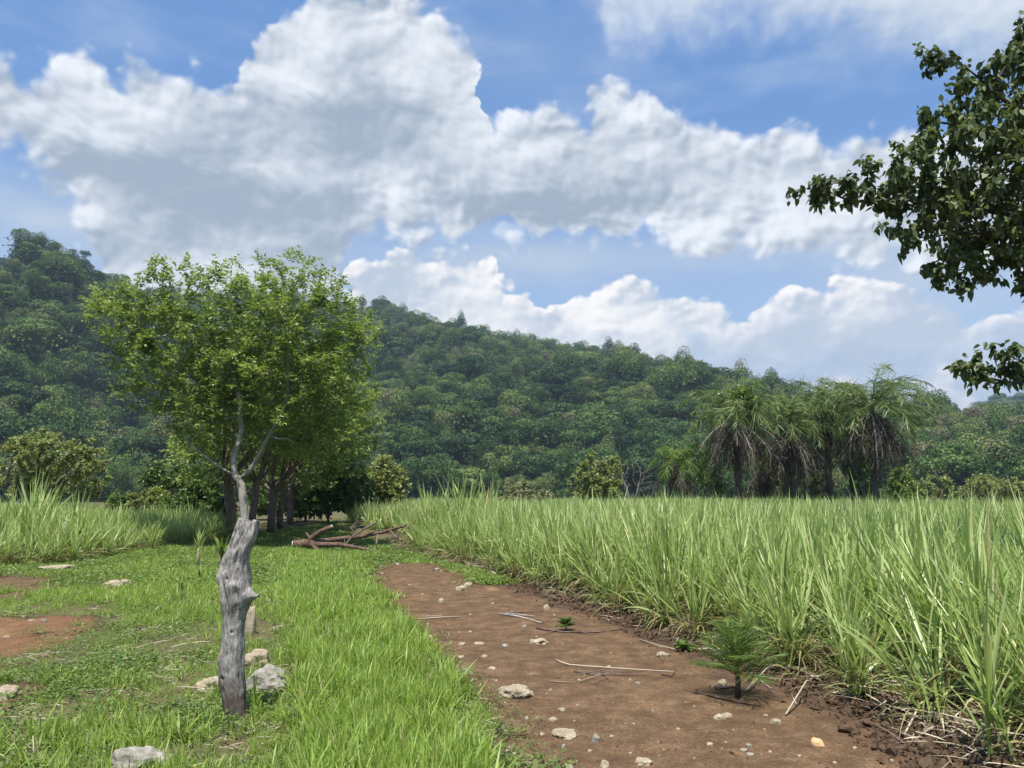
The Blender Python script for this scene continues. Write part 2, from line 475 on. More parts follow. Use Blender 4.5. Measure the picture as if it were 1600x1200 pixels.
M['palm'] = leaf_mat('palm_leaflet', [(0, (0.05, 0.085, 0.025)), (0.5, (0.115, 0.175, 0.048)), (1, (0.23, 0.28, 0.09))], 0.25, 0.45, 0.4)
M['palm_bright'] = leaf_mat('young_palm_leaflet', [(0, (0.07, 0.125, 0.03)), (0.5, (0.13, 0.205, 0.045)), (1, (0.23, 0.30, 0.07))], 0.35, 0.45, 0.4)
M['dead'] = leaf_mat('dead_frond', [(0, (0.05, 0.042, 0.034)), (0.5, (0.12, 0.10, 0.078)), (0.8, (0.24, 0.205, 0.165)), (1, (0.52, 0.47, 0.40))], 0.12, 0.8, 0.15)
M['straw'] = leaf_mat('straw', [(0, (0.16, 0.12, 0.085)), (0.5, (0.33, 0.275, 0.20)), (1, (0.55, 0.48, 0.36))], 0.1, 0.7, 0.2)

def bark_mat(name, c0, c1, c2, scale=9.0, stretch=0.25, bs=0.6):
    m, nt = new_mat(name)
    p = geopos(nt)
    sx = nt.nodes.new('ShaderNodeVectorMath'); sx.operation = 'MULTIPLY'
    nt.links.new(p.s, sx.inputs[0]); sx.inputs[1].default_value = (1, 1, stretch)
    n1 = noise(nt, X(nt, sx.outputs[0]), scale, 6, 0.62)
    n2 = noise(nt, p, scale * 0.35, 3, 0.5)
    c = ramp(nt, n1, [(0.25, c0), (0.5, c1), (0.75, c2)])
    c = mixc(nt, n2.ss(0.45, 0.7) * 0.55, c, c0)
    finish(nt, c, 0.85, 0.2, bump(nt, n1, bs, 0.02))
    return m
M['bark'] = bark_mat('brown_bark', (0.075, 0.055, 0.042), (0.15, 0.115, 0.09), (0.26, 0.21, 0.17))
M['pale_bark'] = bark_mat('pale_grey_bark', (0.16, 0.14, 0.12), (0.33, 0.30, 0.27), (0.50, 0.47, 0.43))
M['red_bark'] = bark_mat('reddish_bark', (0.055, 0.036, 0.026), (0.12, 0.075, 0.054), (0.28, 0.205, 0.16), 14, 1.0)
M['dark_bark'] = bark_mat('dark_bark', (0.04, 0.033, 0.028), (0.085, 0.07, 0.06), (0.17, 0.145, 0.12))
M['cutwood'] = bark_mat('cut_wood', (0.35, 0.27, 0.18), (0.5, 0.42, 0.31), (0.62, 0.55, 0.44), 20, 1)

def soil_mat():
    m, nt = new_mat('brown_soil')
    p = geopos(nt)
    big = noise(nt, p, 0.55, 5, 0.6); mid = noise(nt, p, 4.0, 6, 0.65); fine = noise(nt, p, 45.0, 4, 0.7)
    st = nt.nodes.new('ShaderNodeVectorMath'); st.operation = 'MULTIPLY'
    nt.links.new(p.s, st.inputs[0]); st.inputs[1].default_value = (1.0, 0.35, 1)
    wear = noise(nt, X(nt, st.outputs[0]), 1.3, 5, 0.6, dist=0.3)
    tr = attr(nt, 'track'); og = attr(nt, 'orange')
    dirt = ramp(nt, mid * 0.5 + fine * 0.5, [(0.36, (0.060, 0.036, 0.020)), (0.5, (0.115, 0.070, 0.038)), (0.63, (0.205, 0.132, 0.076))])
    dirt = mixc(nt, wear.ss(0.55, 0.72) * og, dirt, (0.31, 0.20, 0.11))
    dirt = mixc(nt, big.ss(0.5, 0.75) * 0.5, dirt, (0.090, 0.054, 0.033))
    loam = ramp(nt, mid * 0.6 + fine * 0.4, [(0.3, (0.040, 0.026, 0.018)), (0.5, (0.085, 0.052, 0.034)), (0.7, (0.145, 0.092, 0.060))])
    turf = ramp(nt, mid, [(0.35, (0.095, 0.072, 0.040)), (0.5, (0.11, 0.095, 0.045)), (0.65, (0.085, 0.105, 0.035))])
    c = mixc(nt, tr.ss(0.0, 0.5), turf, loam)
    c = mixc(nt, tr.ss(0.5, 1.0), c, dirt)
    gr = voro(nt, p, 60.0, 0, 0.5, 0.1)
    c = mixc(nt, og.ss(0.5, 0.9) * tr.ss(0.5, 1.0) * 0.45, c, (0.20, 0.095, 0.045))
    c = mixc(nt, gr.ss(0.16, 0.10) * tr.ss(0.5, 1.0) * mid.ss(0.5, 0.62) * 0.8, c, (0.40, 0.33, 0.25))
    h = mid * 0.6 + fine * 0.35
    finish(nt, c, 0.92, 0.15, bump(nt, h, 0.9, 0.04))
    return m
M['soil'] = soil_mat()

def stone_mat(name, a, b, c_):
    m, nt = new_mat(name)
    oi = nt.nodes.new('ShaderNodeObjectInfo')
    v = nt.nodes.new('ShaderNodeVectorMath'); v.operation = 'ADD'
    nt.links.new(geopos(nt).s, v.inputs[0]); nt.links.new(oi.outputs['Random'], v.inputs[1])
    p = X(nt, v.outputs[0])
    n1 = noise(nt, p, 14, 6, 0.6); n2 = noise(nt, p, 60, 4, 0.6)
    c = ramp(nt, n1 * 0.7 + n2 * 0.3, [(0.3, a), (0.5, b), (0.7, c_)])
    finish(nt, c, 0.85, 0.25, bump(nt, n1 + n2 * 0.4, 0.5, 0.015)); return m
M['stone'] = stone_mat('pale_stone', (0.17, 0.135, 0.09), (0.30, 0.25, 0.175), (0.45, 0.395, 0.30))
M['orange_stone'] = stone_mat('orange_stone', (0.40, 0.22, 0.10), (0.52, 0.33, 0.17), (0.6, 0.42, 0.26))
M['straw_bush'] = leaf_mat('straw_bush_leaf', [(0, (0.10, 0.11, 0.05)), (0.6, (0.20, 0.20, 0.10)), (1, (0.34, 0.31, 0.18))], 0.2)
M['dead_wood'] = bark_mat('grey_dead_wood', (0.10, 0.095, 0.085), (0.19, 0.18, 0.165), (0.30, 0.285, 0.26))
M['grey_stone'] = stone_mat('grey_stone', (0.13, 0.12, 0.095), (0.24, 0.225, 0.185), (0.40, 0.385, 0.34))
M['clod'] = stone_mat('soil_clod', (0.036, 0.023, 0.013), (0.078, 0.050, 0.029), (0.14, 0.092, 0.055))
M['hill'] = stone_mat('hill_floor', (0.012, 0.024, 0.008), (0.020, 0.038, 0.012), (0.035, 0.052, 0.02))

# ------------------------------------------------------------------ instanced stuff
def source(name, mesh):
    return bpy.data.objects.new(name, mesh)

def scatter(name, pts, rots, scl, idx, meshes, label, cat):
    """one object of kind stuff: MESHES instanced on points"""
    me = bpy.data.meshes.new(name)
    n = len(pts)
    me.vertices.add(n); me.vertices.foreach_set('co', np.asarray(pts, np.float32).ravel())
    a = me.attributes.new('rot', 'FLOAT_VECTOR', 'POINT'); a.data.foreach_set('vector', np.asarray(rots, np.float32).ravel())
    s3 = np.asarray(scl, np.float32)
    if s3.ndim == 1: s3 = np.repeat(s3[:, None], 3, 1)
    a = me.attributes.new('scl', 'FLOAT_VECTOR', 'POINT'); a.data.foreach_set('vector', s3.ravel())
    a = me.attributes.new('which', 'INT', 'POINT'); a.data.foreach_set('value', np.asarray(idx, np.int32))
    o = bpy.data.objects.new(name, me); COL.objects.link(o)
    c = bpy.data.collections.new(name + '_kinds')
    for k, m in enumerate(meshes): c.objects.link(source('%s_kind_%02d' % (name, k), m))
    g = bpy.data.node_groups.new(name, 'GeometryNodeTree')
    g.interface.new_socket('Geometry', in_out='INPUT', socket_type='NodeSocketGeometry')
    g.interface.new_socket('Geometry', in_out='OUTPUT', socket_type='NodeSocketGeometry')
    gi = g.nodes.new('NodeGroupInput'); go = g.nodes.new('NodeGroupOutput')
    ci = g.nodes.new('GeometryNodeCollectionInfo'); ci.inputs[0].default_value = c
    ci.inputs[1].default_value = True; ci.inputs[2].default_value = True
    ip = g.nodes.new('GeometryNodeInstanceOnPoints')
    def na(nm, ty):
        q = g.nodes.new('GeometryNodeInputNamedAttribute'); q.data_type = ty; q.inputs[0].default_value = nm
        return [s for s in q.outputs if s.enabled and s.name == 'Attribute'][0]
    g.links.new(gi.outputs[0], ip.inputs['Points']); g.links.new(ci.outputs[0], ip.inputs['Instance'])
    ip.inputs['Pick Instance'].default_value = True
    g.links.new(na('which', 'INT'), ip.inputs['Instance Index'])
    g.links.new(na('rot', 'FLOAT_VECTOR'), ip.inputs['Rotation'])
    g.links.new(na('scl', 'FLOAT_VECTOR'), ip.inputs['Scale'])
    g.links.new(ip.outputs[0], go.inputs[0])
    md = o.modifiers.new('scatter', 'NODES'); md.node_group = g
    return tag(o, label, cat, None, 'stuff')

# ================================================================== the ground
def wpoly(pts): return [tuple(gp(*p)) for p in pts]
TRACK = wpoly([(830, 1420), (826, 1300), (818, 1200), (752, 1110), (700, 1045), (650, 985), (603, 938), (570, 908), (566, 890), (600, 881), (650, 879), (697, 886), (735, 903), (800, 925), (880, 955), (975, 992), (1065, 1028), (1150, 1078), (1235, 1118), (1330, 1165), (1470, 1225), (1700, 1340), (1900, 1440)])
ROAD_L = wpoly([(-700, 1010), (-300, 975), (0, 962), (150, 957), (160, 966), (130, 990), (90, 1012), (0, 1056), (-150, 1110), (-900, 1300)])
PATCHES = [wpoly([(-400, 925), (-20, 902), (70, 905), (105, 915), (60, 925), (30, 940), (-60, 952), (-400, 960)]), wpoly([(142, 909), (200, 905), (222, 911), (190, 922), (150, 922)]), wpoly([(-300, 1130), (-20, 1070), (60, 1060), (85, 1075), (40, 1095), (-60, 1130), (-300, 1200)])]
# edge of the sugar cane on the right, from near to far (ground points)
CANE_EDGE = wpoly([(1860, 1330), (1650, 1225), (1560, 1160), (1420, 1100), (1300, 1062), (1160, 1012), (1010, 962), (880, 922), (790, 897), (720, 880), (668, 866), (630, 852), (585, 842), (555, 832), (552, 822)])
CE = np.array(CANE_EDGE)
def edge_dist(x, y, line):
    """signed distance to a polyline; positive to the right of it (walking near to far)"""
    x = np.asarray(x, float); y = np.asarray(y, float)
    best = np.full(x.shape, 1e9); sg = np.ones(x.shape)
    for i in range(len(line) - 1):
        ax, ay = line[i]; bx, by = line[i + 1]
        ux, uy = bx - ax, by - ay; L2 = ux * ux + uy * uy
        t = np.clip(((x - ax) * ux + (y - ay) * uy) / L2, 0, 1)
        qx = x - (ax + t * ux); qy = y - (ay + t * uy)
        d = np.hypot(qx, qy); m = d < best
        best = np.where(m, d, best); sg = np.where(m, np.sign(ux * -qy + uy * qx), sg)
    return best * sg

def track_mask(x, y):
    """1 on bare track, 0 on turf, with ragged edges"""
    jx = (fbm(x * 1.6 + 3, y * 1.6, 4) - 0.5) * 0.9; jy = (fbm(x * 1.6 + 50, y * 1.6 + 20, 4) - 0.5) * 0.9
    k = np.clip(np.hypot(x, y) / 14, 0.25, 1.6)
    X_, Y_ = x + jx * k * 0.6, y + jy * k
    m = in_poly(X_, Y_, TRACK)
    L_ = in_poly(X_, Y_, ROAD_L)
    for p in PATCHES: L_ = L_ | in_poly(X_, Y_, p)
    m = m | (L_ & (fbm(x * 1.9 + 70, y * 1.5 + 3, 3) > 0.27))
    return m.astype(float)

def gz(x, y):
    x = np.asarray(x, float); y = np.asarray(y, float)
    d = np.hypot(x, y)
    near = 1 - sstep(35, 60, d)
    z = (fbm(x * 0.35 + 7, y * 0.35 + 3, 3) - 0.5) * 0.12 * near
    z = z + (fbm(x * 2.2, y * 2.2, 3) - 0.5) * 0.045 * (1 - sstep(14, 30, d))
    z = z + (fbm(x * 7.0 + 31, y * 5.0, 2) - 0.5) * 0.022 * (1 - sstep(8, 16, d))
    e = edge_dist(x, y, CE)
    lump = 0.5 + fbm(x * 3.1 + 9, y * 3.1, 4)
    z = z + 0.21 * np.exp(-((e - 0.28) / 0.36) ** 2) * lump * near
    z = z + 0.06 * sstep(0.2, 1.2, e) * near
    return z

def axis(lo, hi, step, grow, far_lo, far_hi):
    a = list(np.arange(lo, hi, step)); s = step; v = a[-1]
    while v < far_hi: s *= grow; v += s; a.append(v)
    s = step; v = a[0]; b = []
    while v > far_lo: s *= grow; v -= s; b.append(v)
    return np.array(b[::-1] + a)
def yaxis():
    a = [2.6]; s = 0.05
    while a[-1] < 6000:
        a.append(a[-1] + s); s = max(0.05, (a[-1] / 1200.0) * 6 if a[-1] < 30 else s * 1.12)
    b = [2.6]; s = 0.05
    while b[-1] > -600: s *= 1.35; b.append(b[-1] - s)
    return np.array(b[::-1][:-1] + a)
xs = axis(-9, 8, 0.075, 1.06, -6000, 6000); ys = yaxis()
GX, GY = np.meshgrid(xs, ys, indexing='ij')
GZ = gz(GX, GY)
tm = track_mask(GX, GY)
tsoft = tm.copy()
ed = edge_dist(GX, GY, CE)
loam = sstep(-1.25, -0.5, ed + (fbm(GX * 2, GY * 2, 3) - 0.5) * 0.9) * (np.hypot(GX, GY) < 60) * (1 - sstep(16, 19, GY) * (ed < 0.3))
trk = np.where(loam > 0.5, 0.5, np.where((tm > 0.5) | ((ed > -2.2) & (ed < 0) & (GY < 15)), 1.0, 0.0))
for _ in range(2):
    t2 = trk.copy(); t2[1:-1, 1:-1] = (trk[1:-1, 1:-1] * 2 + trk[2:, 1:-1] + trk[:-2, 1:-1] + trk[1:-1, 2:] + trk[1:-1, :-2]) / 6; trk = t2
orange = np.where(in_poly(GX, GY, wpoly([(560, 900), (700, 880), (960, 975), (1000, 1010), (820, 1020), (640, 960)])), 0.55, 0.18)
orange = np.where(in_poly(GX, GY, ROAD_L), 0.9, orange)
n0, n1_ = GX.shape
I, J = np.meshgrid(np.arange(n0 - 1), np.arange(n1_ - 1), indexing='ij')
quad = np.stack((I * n1_ + J, (I + 1) * n1_ + J, (I + 1) * n1_ + J + 1, I * n1_ + J + 1), -1).reshape(-1, 4)
cx = (GX[:-1, :-1] + GX[1:, 1:]) / 2; cy = (GY[:-1, :-1] + GY[1:, 1:]) / 2
fm = (track_mask(cx, cy) > 0.5) & (edge_dist(cx, cy, CE) < -0.45)
isR = fm & in_poly(cx, cy, [(-4.2, 19.8)] + [(-4.2, 17)] + [tuple(gp(520, 960)), tuple(gp(600, 1100)), tuple(gp(600, 1500)), (20, -2), (20, 25)])
isL = fm & ~isR
allv = np.stack((GX, GY, GZ), -1).reshape(-1, 3)
def sub_sheet(name, mask):
    q = quad[mask.ravel()]
    used, inv = np.unique(q.ravel(), return_inverse=True)
    mb = MB(); mb.add(allv[used], inv.reshape(-1, 4))
    o = mb.build(name, M['soil'], smooth=True)
    for nm, arr in (('track', trk), ('orange', orange)):
        a = o.data.attributes.new(nm, 'FLOAT', 'POINT'); a.data.foreach_set('value', arr.ravel()[used].astype(np.float32))
    return o
tag(sub_sheet('ground', ~fm), 'flat brown soil under the grass and the cane field', None, None, 'structure')
tag(sub_sheet('dirt_track', isR), 'bare brown dirt track curving away beside the sugar cane', None, None, 'structure')
tag(sub_sheet('dirt_road', isL), 'bare reddish dirt patches at the left of the grass strip', None, None, 'structure')

# ================================================================== hills and their forest
RIDGE = [(-900, 470), (-500, 450), (-250, 440), (-80, 425), (0, 418), (22, 398), (45, 377), (62, 377), (85, 390), (110, 408), (150, 428), (200, 450), (245, 460), (300, 466), (400, 460), (540, 481), (600, 488), (640, 498), (700, 519), (760, 536), (830, 547), (880, 550), (960, 552), (1000, 560), (1045, 572), (1075, 573), (1110, 588), (1180, 604), (1220, 618), (1270, 634), (1330, 655), (1400, 690), (1500, 745), (1600, 775), (1800, 800), (2200, 800)]
RIDGE_R = [(1150, 800), (1280, 740), (1350, 700), (1410, 660), (1440, 650), (1480, 650), (1530, 662), (1580, 672), (1640, 676), (1720, 700), (1900, 720), (2300, 740)]
RIDGE_F = [(1300, 800), (1400, 720), (1470, 668), (1520, 648), (1560, 634), (1600, 628), (1680, 600), (1800, 590), (2100, 600), (2500, 640)]
def ridge_tan(az, prof, lift):
    P = np.array(prof, float)
    a = np.arctan2(P[:, 0] - 800, F * math.cos(PITCH) - (600 - P[:, 1]) * math.sin(PITCH))
    # tan of elevation along the azimuth
    e = np.array([math.tan(azel(p[0], p[1] + lift)[1]) for p in prof])
    a = np.array([azel(p[0], p[1])[0] for p in prof])
    return np.interp(az, a, np.maximum(e, -0.01))

def hill_height(az, r, prof, r0, r1, lift, spur, seed):
    """height at polar position; r1 may vary with azimuth"""
    rt = r1(az); H = ridge_tan(az, prof, lift) * rt
    t = np.clip((r - r0) / (rt - r0), 0, 1.6)
    s = np.where(t < 1, t ** 1.15 * (1 - 0.15 * (1 - t)), 1 - (t - 1) * 1.2)
    base = H * np.maximum(s, -0.5)
    x = r * np.sin(az); y = r * np.cos(az)
    w = np.sin(np.pi * np.clip(t, 0, 1)) ** 0.8
    rel = (fbm(x / 120 + seed, y / 190 + seed, 3) - 0.5) * 2
    rid = 1 - np.abs(fbm(x / 70 + seed * 2, y / 160 + 3, 3) - 0.5) * 4
    return base + w * H * (0.20 * rel + spur * 1.3 * rid) + np.where(t > 0, 0, 0)

def r_main(az): return 820 - 200 * sstep(-0.4, 0.4, az)
def r_right(az): return 520 + 0 * az
def r_far(az): return 1100 + 0 * az
HILLS = [('hill', RIDGE, 255, r_main, 10, 0.13, 3.0, (-1.0, 0.78), 'long hill wholly covered in trees, falling from the left to the right'),
         ('hill', RIDGE_R, 230, r_right, 7, 0.10, 8.0, (0.24, 1.0), 'low green hill behind the palms on the right'),
         ('hill', RIDGE_F, 700, r_far, 4, 0.08, 14.0, (0.34, 1.1), 'dark far hill at the right edge')]
fpts, frot, fscl, fidx = [[], [], []], [[], [], []], [[], [], []], [[], [], []]
for k, (nm, prof, r0, r1, lift, spur, seed, (a0, a1), lab) in enumerate(HILLS):
    az = np.linspace(a0, a1, 260); tt = np.linspace(-0.1, 1.55, 90)
    AZG, T = np.meshgrid(az, tt, indexing='ij')
    RR = r0 + T * (r1(AZG) - r0)
    Z = hill_height(AZG, RR, prof, r0, r1, lift, spur, seed) - 0.4
    Z[:, 0] = -6; Z[:, -1] = np.minimum(Z[:, -1], -5)
    mb = MB(); n_, m_ = AZG.shape
    I, J = np.meshgrid(np.arange(n_ - 1), np.arange(m_ - 1), indexing='ij')
    q = np.stack((I * m_ + J, (I + 1) * m_ + J, (I + 1) * m_ + J + 1, I * m_ + J + 1), -1).reshape(-1, 4)
    mb.add(np.stack((RR * np.sin(AZG), RR * np.cos(AZG), Z), -1), q)
    tag(mb.build(nm, M['hill'], smooth=True), lab, None, None, 'structure')
    # crowns: jittered cells over the visible face
    cell = [6.6, 7.0, 11.0][k]
    rmax = float(np.max(r1(az))) * 1.06
    gxs = np.arange(-rmax, rmax, cell); gys = np.arange(r0 * 0.4, rmax, cell)
    x, y = np.meshgrid(gxs, gys); x = x.ravel() + rng.uniform(-.5, .5, x.size) * cell; y = y.ravel() + rng.uniform(-.5, .5, y.size) * cell
    a = np.arctan2(x, y); r = np.hypot(x, y)
    lo, hi = max(a0, -0.74), min(a1, 0.72)
    ok = (a > lo) & (a < hi) & (r > r0 * (0.93 if k != 1 else 0.9)) & (r < r1(a) * 1.035)
    x, y, a, r = x[ok], y[ok], a[ok], r[ok]
    z = np.maximum(hill_height(a, r, prof, r0, r1, lift, spur, seed), 0) - 0.4
    vis = z / r
    s = rng.lognormal(-0.05, 0.36, len(x)) * [1.0, 1.0, 1.35][k]
    s *= 0.8 + 0.5 * fbm(x / 60, y / 60, 2)
    s = np.minimum(s, [1.9, 1.9, 2.6][k])
    tallk = np.where(rng.random(len(x)) < 0.12, 1.22, 1.0)
    fpts[k] = np.stack((x, y, z), -1); fscl[k] = np.stack((s, s, s * tallk * rng.uniform(0.7, 1.2, len(s))), -1)
    frot[k] = np.stack((np.zeros(len(x)), np.zeros(len(x)), rng.uniform(0, 6.28, len(x))), -1)
    fidx[k] = rng.integers(0, 7, len(x))

def forest_crown(seed, R_=5.0, H=8.5, n=620, flat=0.6):
    """one forest tree: lumps of leaf clumps over a short trunk"""
    g = np.random.default_rng(seed)
    mb = MB()
    nl = g.integers(5, 9)
    c = np.stack((g.uniform(-.58, .58, nl) * R_, g.uniform(-.58, .58, nl) * R_, H * g.uniform(0.45, 0.80, nl)), -1)
    rr = R_ * g.uniform(0.34, 0.58, nl)
    c[0] = (0, 0, H * 0.78); rr[0] = R_ * 0.55
    which = g.integers(0, nl, n)
    d = nrm(g.normal(size=(n, 3)) + np.array((0, 0, 0.35)))
    rad = rr[which] * (1 - 0.15 * g.random(n) ** 2) * (1 + 0.07 * g.normal(size=n))
    p = c[which] + d * rad[:, None] * np.array((1, 1, flat))
    p[:, 2] = np.maximum(p[:, 2], 0.4)
    nor = nrm(d + g.normal(size=(n, 3)) * 0.42)
    t = nrm(np.cross(nor, g.normal(size=(n, 3))))
    L = R_ * g.uniform(0.045, 0.10, n)
    lt = g.uniform(0.25, 0.75, nl)[which] + g.normal(size=n) * 0.10
    diamonds(mb, p - t * (L * .5)[:, None], t, nor, L, L * g.uniform(.7, 1.0, n), lt, 0.1)
    # inner skirt so the crown is not hollow
    m = 420
    p2 = np.stack((g.normal(size=m) * R_ * .4, g.normal(size=m) * R_ * .4, g.uniform(0.05, 0.7, m) * H), -1)
    nr = rdir(m); t2 = nrm(np.cross(nr, rdir(m)))
    diamonds(mb, p2, t2, nr, R_ * .15, R_ * .13, 0.3)
    return mb
def bare_crown(seed):
    g = np.random.default_rng(seed); mb = forest_crown(seed, 3.6, 7.6, 1400, 0.7)
    for k in range(9):
        a = g.uniform(0, 6.28); e = np.array((math.cos(a) * g.uniform(1, 4), math.sin(a) * g.uniform(1, 4), g.uniform(6, 8.3)))
        tube(mb, [(0, 0, 2), e * 0.5 + (0, 0, 1.5), e], [0.13, 0.08, 0.03], 4, 1.0)
    return mb
FOREST = [forest_crown(101 + i, [5.2, 4.2, 6.4, 3.6, 5.6, 4.8][i], [8.2, 10.0, 7.4, 11.0, 8.8, 9.4][i], [3200, 2800, 3600, 2600, 3400, 3000][i], [0.6, 1.0, 0.38, 1.3, 0.5, 0.8][i]).mesh('forest_kind', M['forest']) for i in range(6)]
FOREST.append(bare_crown(140).mesh('forest_kind', M['forest']))
labs = ['dense mixed forest covering the long hill', 'lighter green forest on the low right hill', 'dark forest on the far hill']
nms = ['hill_forest', 'low_hill_forest', 'far_hill_forest']
for k in range(3):
    fidx[k] = np.where(rng.random(len(fidx[k])) < 0.75, np.minimum(fidx[k], 5), fidx[k])
    scatter(nms[k], fpts[k], frot[k], fscl[k], fidx[k], FOREST, labs[k], 'forest')
print('forest', [len(f) for f in fpts])

# ================================================================== sugar cane
def cane_clump(seed, nst=5, H=1.6, spread=0.22, dead=0.10, K=5, wid=0.030, nl=11, lean=0.30):
    g = np.random.default_rng(seed); mb = MB()
    B, D, S, L, Wd, Dr, T = [], [], [], [], [], [], []
    for s in range(nst):
        a = g.uniform(0, 6.28); b = np.array((math.cos(a), math.sin(a), 0)) * spread * g.uniform(0.1, 1)
        la = g.uniform(0, 6.28); ln = g.uniform(0.0, lean)
        ax = nrm(np.array((math.cos(la) * ln, math.sin(la) * ln, 1.0)))
        h = H * g.uniform(0.28, 0.46)
        tube(mb, [b, b + ax * h], [0.012, 0.010], 4, g.uniform(0.12, 0.5), cap=False)
        for k in range(nl):
            f = (k + 0.5) / nl
            ba = g.uniform(0, 6.28)
            out_ = g.uniform(0.15, 0.85) * (1.3 - 0.85 * f)
            d = nrm(np.array((math.cos(ba) * out_ + ax[0], math.sin(ba) * out_ + ax[1], 1.0)))
            B.append(b + ax * h * (0.15 + 0.85 * f)); D.append(d)
            S.append(nrm(np.cross(d, (math.cos(ba), math.sin(ba), 0.0)) + g.normal(size=3) * 0.35))
            L.append(H * g.uniform(0.50, 0.80) * (0.85 + 0.15 * f)); Wd.append(wid * g.uniform(0.6, 1.2))
            Dr.append(g.uniform(0.02, 0.62) * (1.15 - 0.7 * f)); T.append(np.clip(g.normal(0.40 + 0.22 * f, 0.22), 0.17, 0.99) if g.random() > .06 else g.choice([.06, .1]))
        for k in range(int(round(dead * nl * 2))):
            ba = g.uniform(0, 6.28); d = nrm(np.array((math.cos(ba) * 1.1, math.sin(ba) * 1.1, g.uniform(0.3, 1.3))))
            B.append(b + ax * h * g.uniform(0, .5)); D.append(d); S.append(nrm(np.cross(d, (0.2, 0.1, 1)) + g.normal(size=3) * .4))
            L.append(H * g.uniform(0.22, 0.48)); Wd.append(wid * g.uniform(.4, .9)); Dr.append(g.uniform(0.35, 0.9)); T.append(g.choice([0.02, 0.06, 0.1, 0.14]))
    B, D, S = np.array(B), np.array(D), np.array(S)
    blades(mb, B, D, S, L, Wd, Dr, K, T)
    return mb
CANE = [cane_clump(200 + i, 5, 1.55, 0.20, 0.12) for i in range(5)] + [cane_clump(220 + i, 5, 1.5, 0.22, 0.55, lean=0.6) for i in range(3)]
CANE_M = [c.mesh('cane_kind', M['cane']) for c in CANE]
# for far rows: patches of several clumps of broader, fewer leaves
def cane_patch(seed):
    g = np.random.default_rng(seed); mb = MB()
    for k in range(9):
        c = cane_clump(seed * 13 + k, 4, 1.55 * g.uniform(.88, 1.12), 0.25, 0.05, 3, 0.050, 5)
        v = np.concatenate(c.v) + np.array((g.uniform(-.75, .75), g.uniform(-.75, .75), 0))
        mb.add(v, np.concatenate(c.q), None, np.concatenate(c.c))
    return mb
PATCH_M = [cane_patch(300 + i).mesh('cane_kind', M['cane']) for i in range(4)]

def cane_field(name, inside, x0, x1, y0, y1, label, hscale=1.0, near_step=0.40):
    P, Rr, S, I_ = [], [], [], []
    def put(x, y, idx, s, tilt=None):
        z = gz(x, y)
        P.append(np.stack((x, y, z), -1)); n = len(x)
        r = rng.normal(0, 0.07, (n, 3)); r[:, 2] = rng.uniform(0, 6.28, n)
        Rr.append(r); S.append(s); I_.append(idx)
    step = near_step
    x, y = np.meshgrid(np.arange(x0, x1, step), np.arange(y0, min(y1, 34), step)); x = x.ravel(); y = y.ravel()
    x = x + rng.uniform(-.5, .5, x.size) * step; y = y + rng.uniform(-.5, .5, y.size) * step
    d = inside(x, y) + 0.38; ok = (d > 0.05) & (y < 34 + rng.normal(0, 1, x.size)); 
    px, py = to_px(x, y, 0.8 * np.ones_like(x)); ok &= (px > -900) & (px < 2500)
    x, y, d = x[ok], y[ok], d[ok]
    hm = 0.80 + 0.42 * (fbm(x * 0.7, y * 0.7, 3))
    s = hm * rng.normal(1, 0.08, len(x)) * hscale * (0.80 + 0.20 * sstep(0.0, 1.2, d))
    idx = np.where((d < 0.9) & (rng.random(len(x)) < 0.7), rng.integers(5, 8, len(x)), rng.integers(0, 5, len(x)))
    put(x, y, idx, s)
    if y1 > 34:
        step = 1.15
        x, y = np.meshgrid(np.arange(x0 * 3, x1 * 3, step), np.arange(33.5, y1, step)); x = x.ravel(); y = y.ravel()
        x = x + rng.uniform(-.5, .5, x.size) * step; y = y + rng.uniform(-.5, .5, y.size) * step
        d = inside(x, y); ok = d > 0.4
        px, py = to_px(x, y, 0.8 * np.ones_like(x)); ok &= (px > -300) & (px < 1900)
        x, y = x[ok], y[ok]
        put(x, y, 8 + rng.integers(0, 4, len(x)), (0.80 + 0.2 * fbm(x * .2, y * .2, 2)) * hscale * rng.normal(1, .05, len(x)))
    P = np.concatenate(P); print(name, len(P))
    scatter(name, P, np.concatenate(Rr), np.concatenate(S), np.concatenate(I_), CANE_M + PATCH_M, label, 'sugar cane')
FARL = gp(552, 822)
def in_right(x, y):
    d = edge_dist(x, y, CE)
    # beyond the last edge point the field turns away to the far side
    lim = x - (FARL[0] + (y - FARL[1]) * -0.25)
    return np.where(y > FARL[1], lim, d)
cane_field('sugar_cane_field', in_right, -3.5, 14, 2.6, 112, 'dense green sugar cane filling the right half of the plain', 0.965, 0.36)
# left field: edge from the left frame border to the tree row
EDGE_L = np.array(wpoly([(480, 822), (430, 832), (345, 842), (250, 856), (170, 868), (90, 880), (0, 884), (-120, 896), (-400, 900)]))
def in_left(x, y):
    return edge_dist(x, y, EDGE_L)
cane_field('left_sugar_cane_field', in_left, -34, -8, 15, 52, 'shorter sugar cane behind the grass at the left edge', 0.90, 0.46)

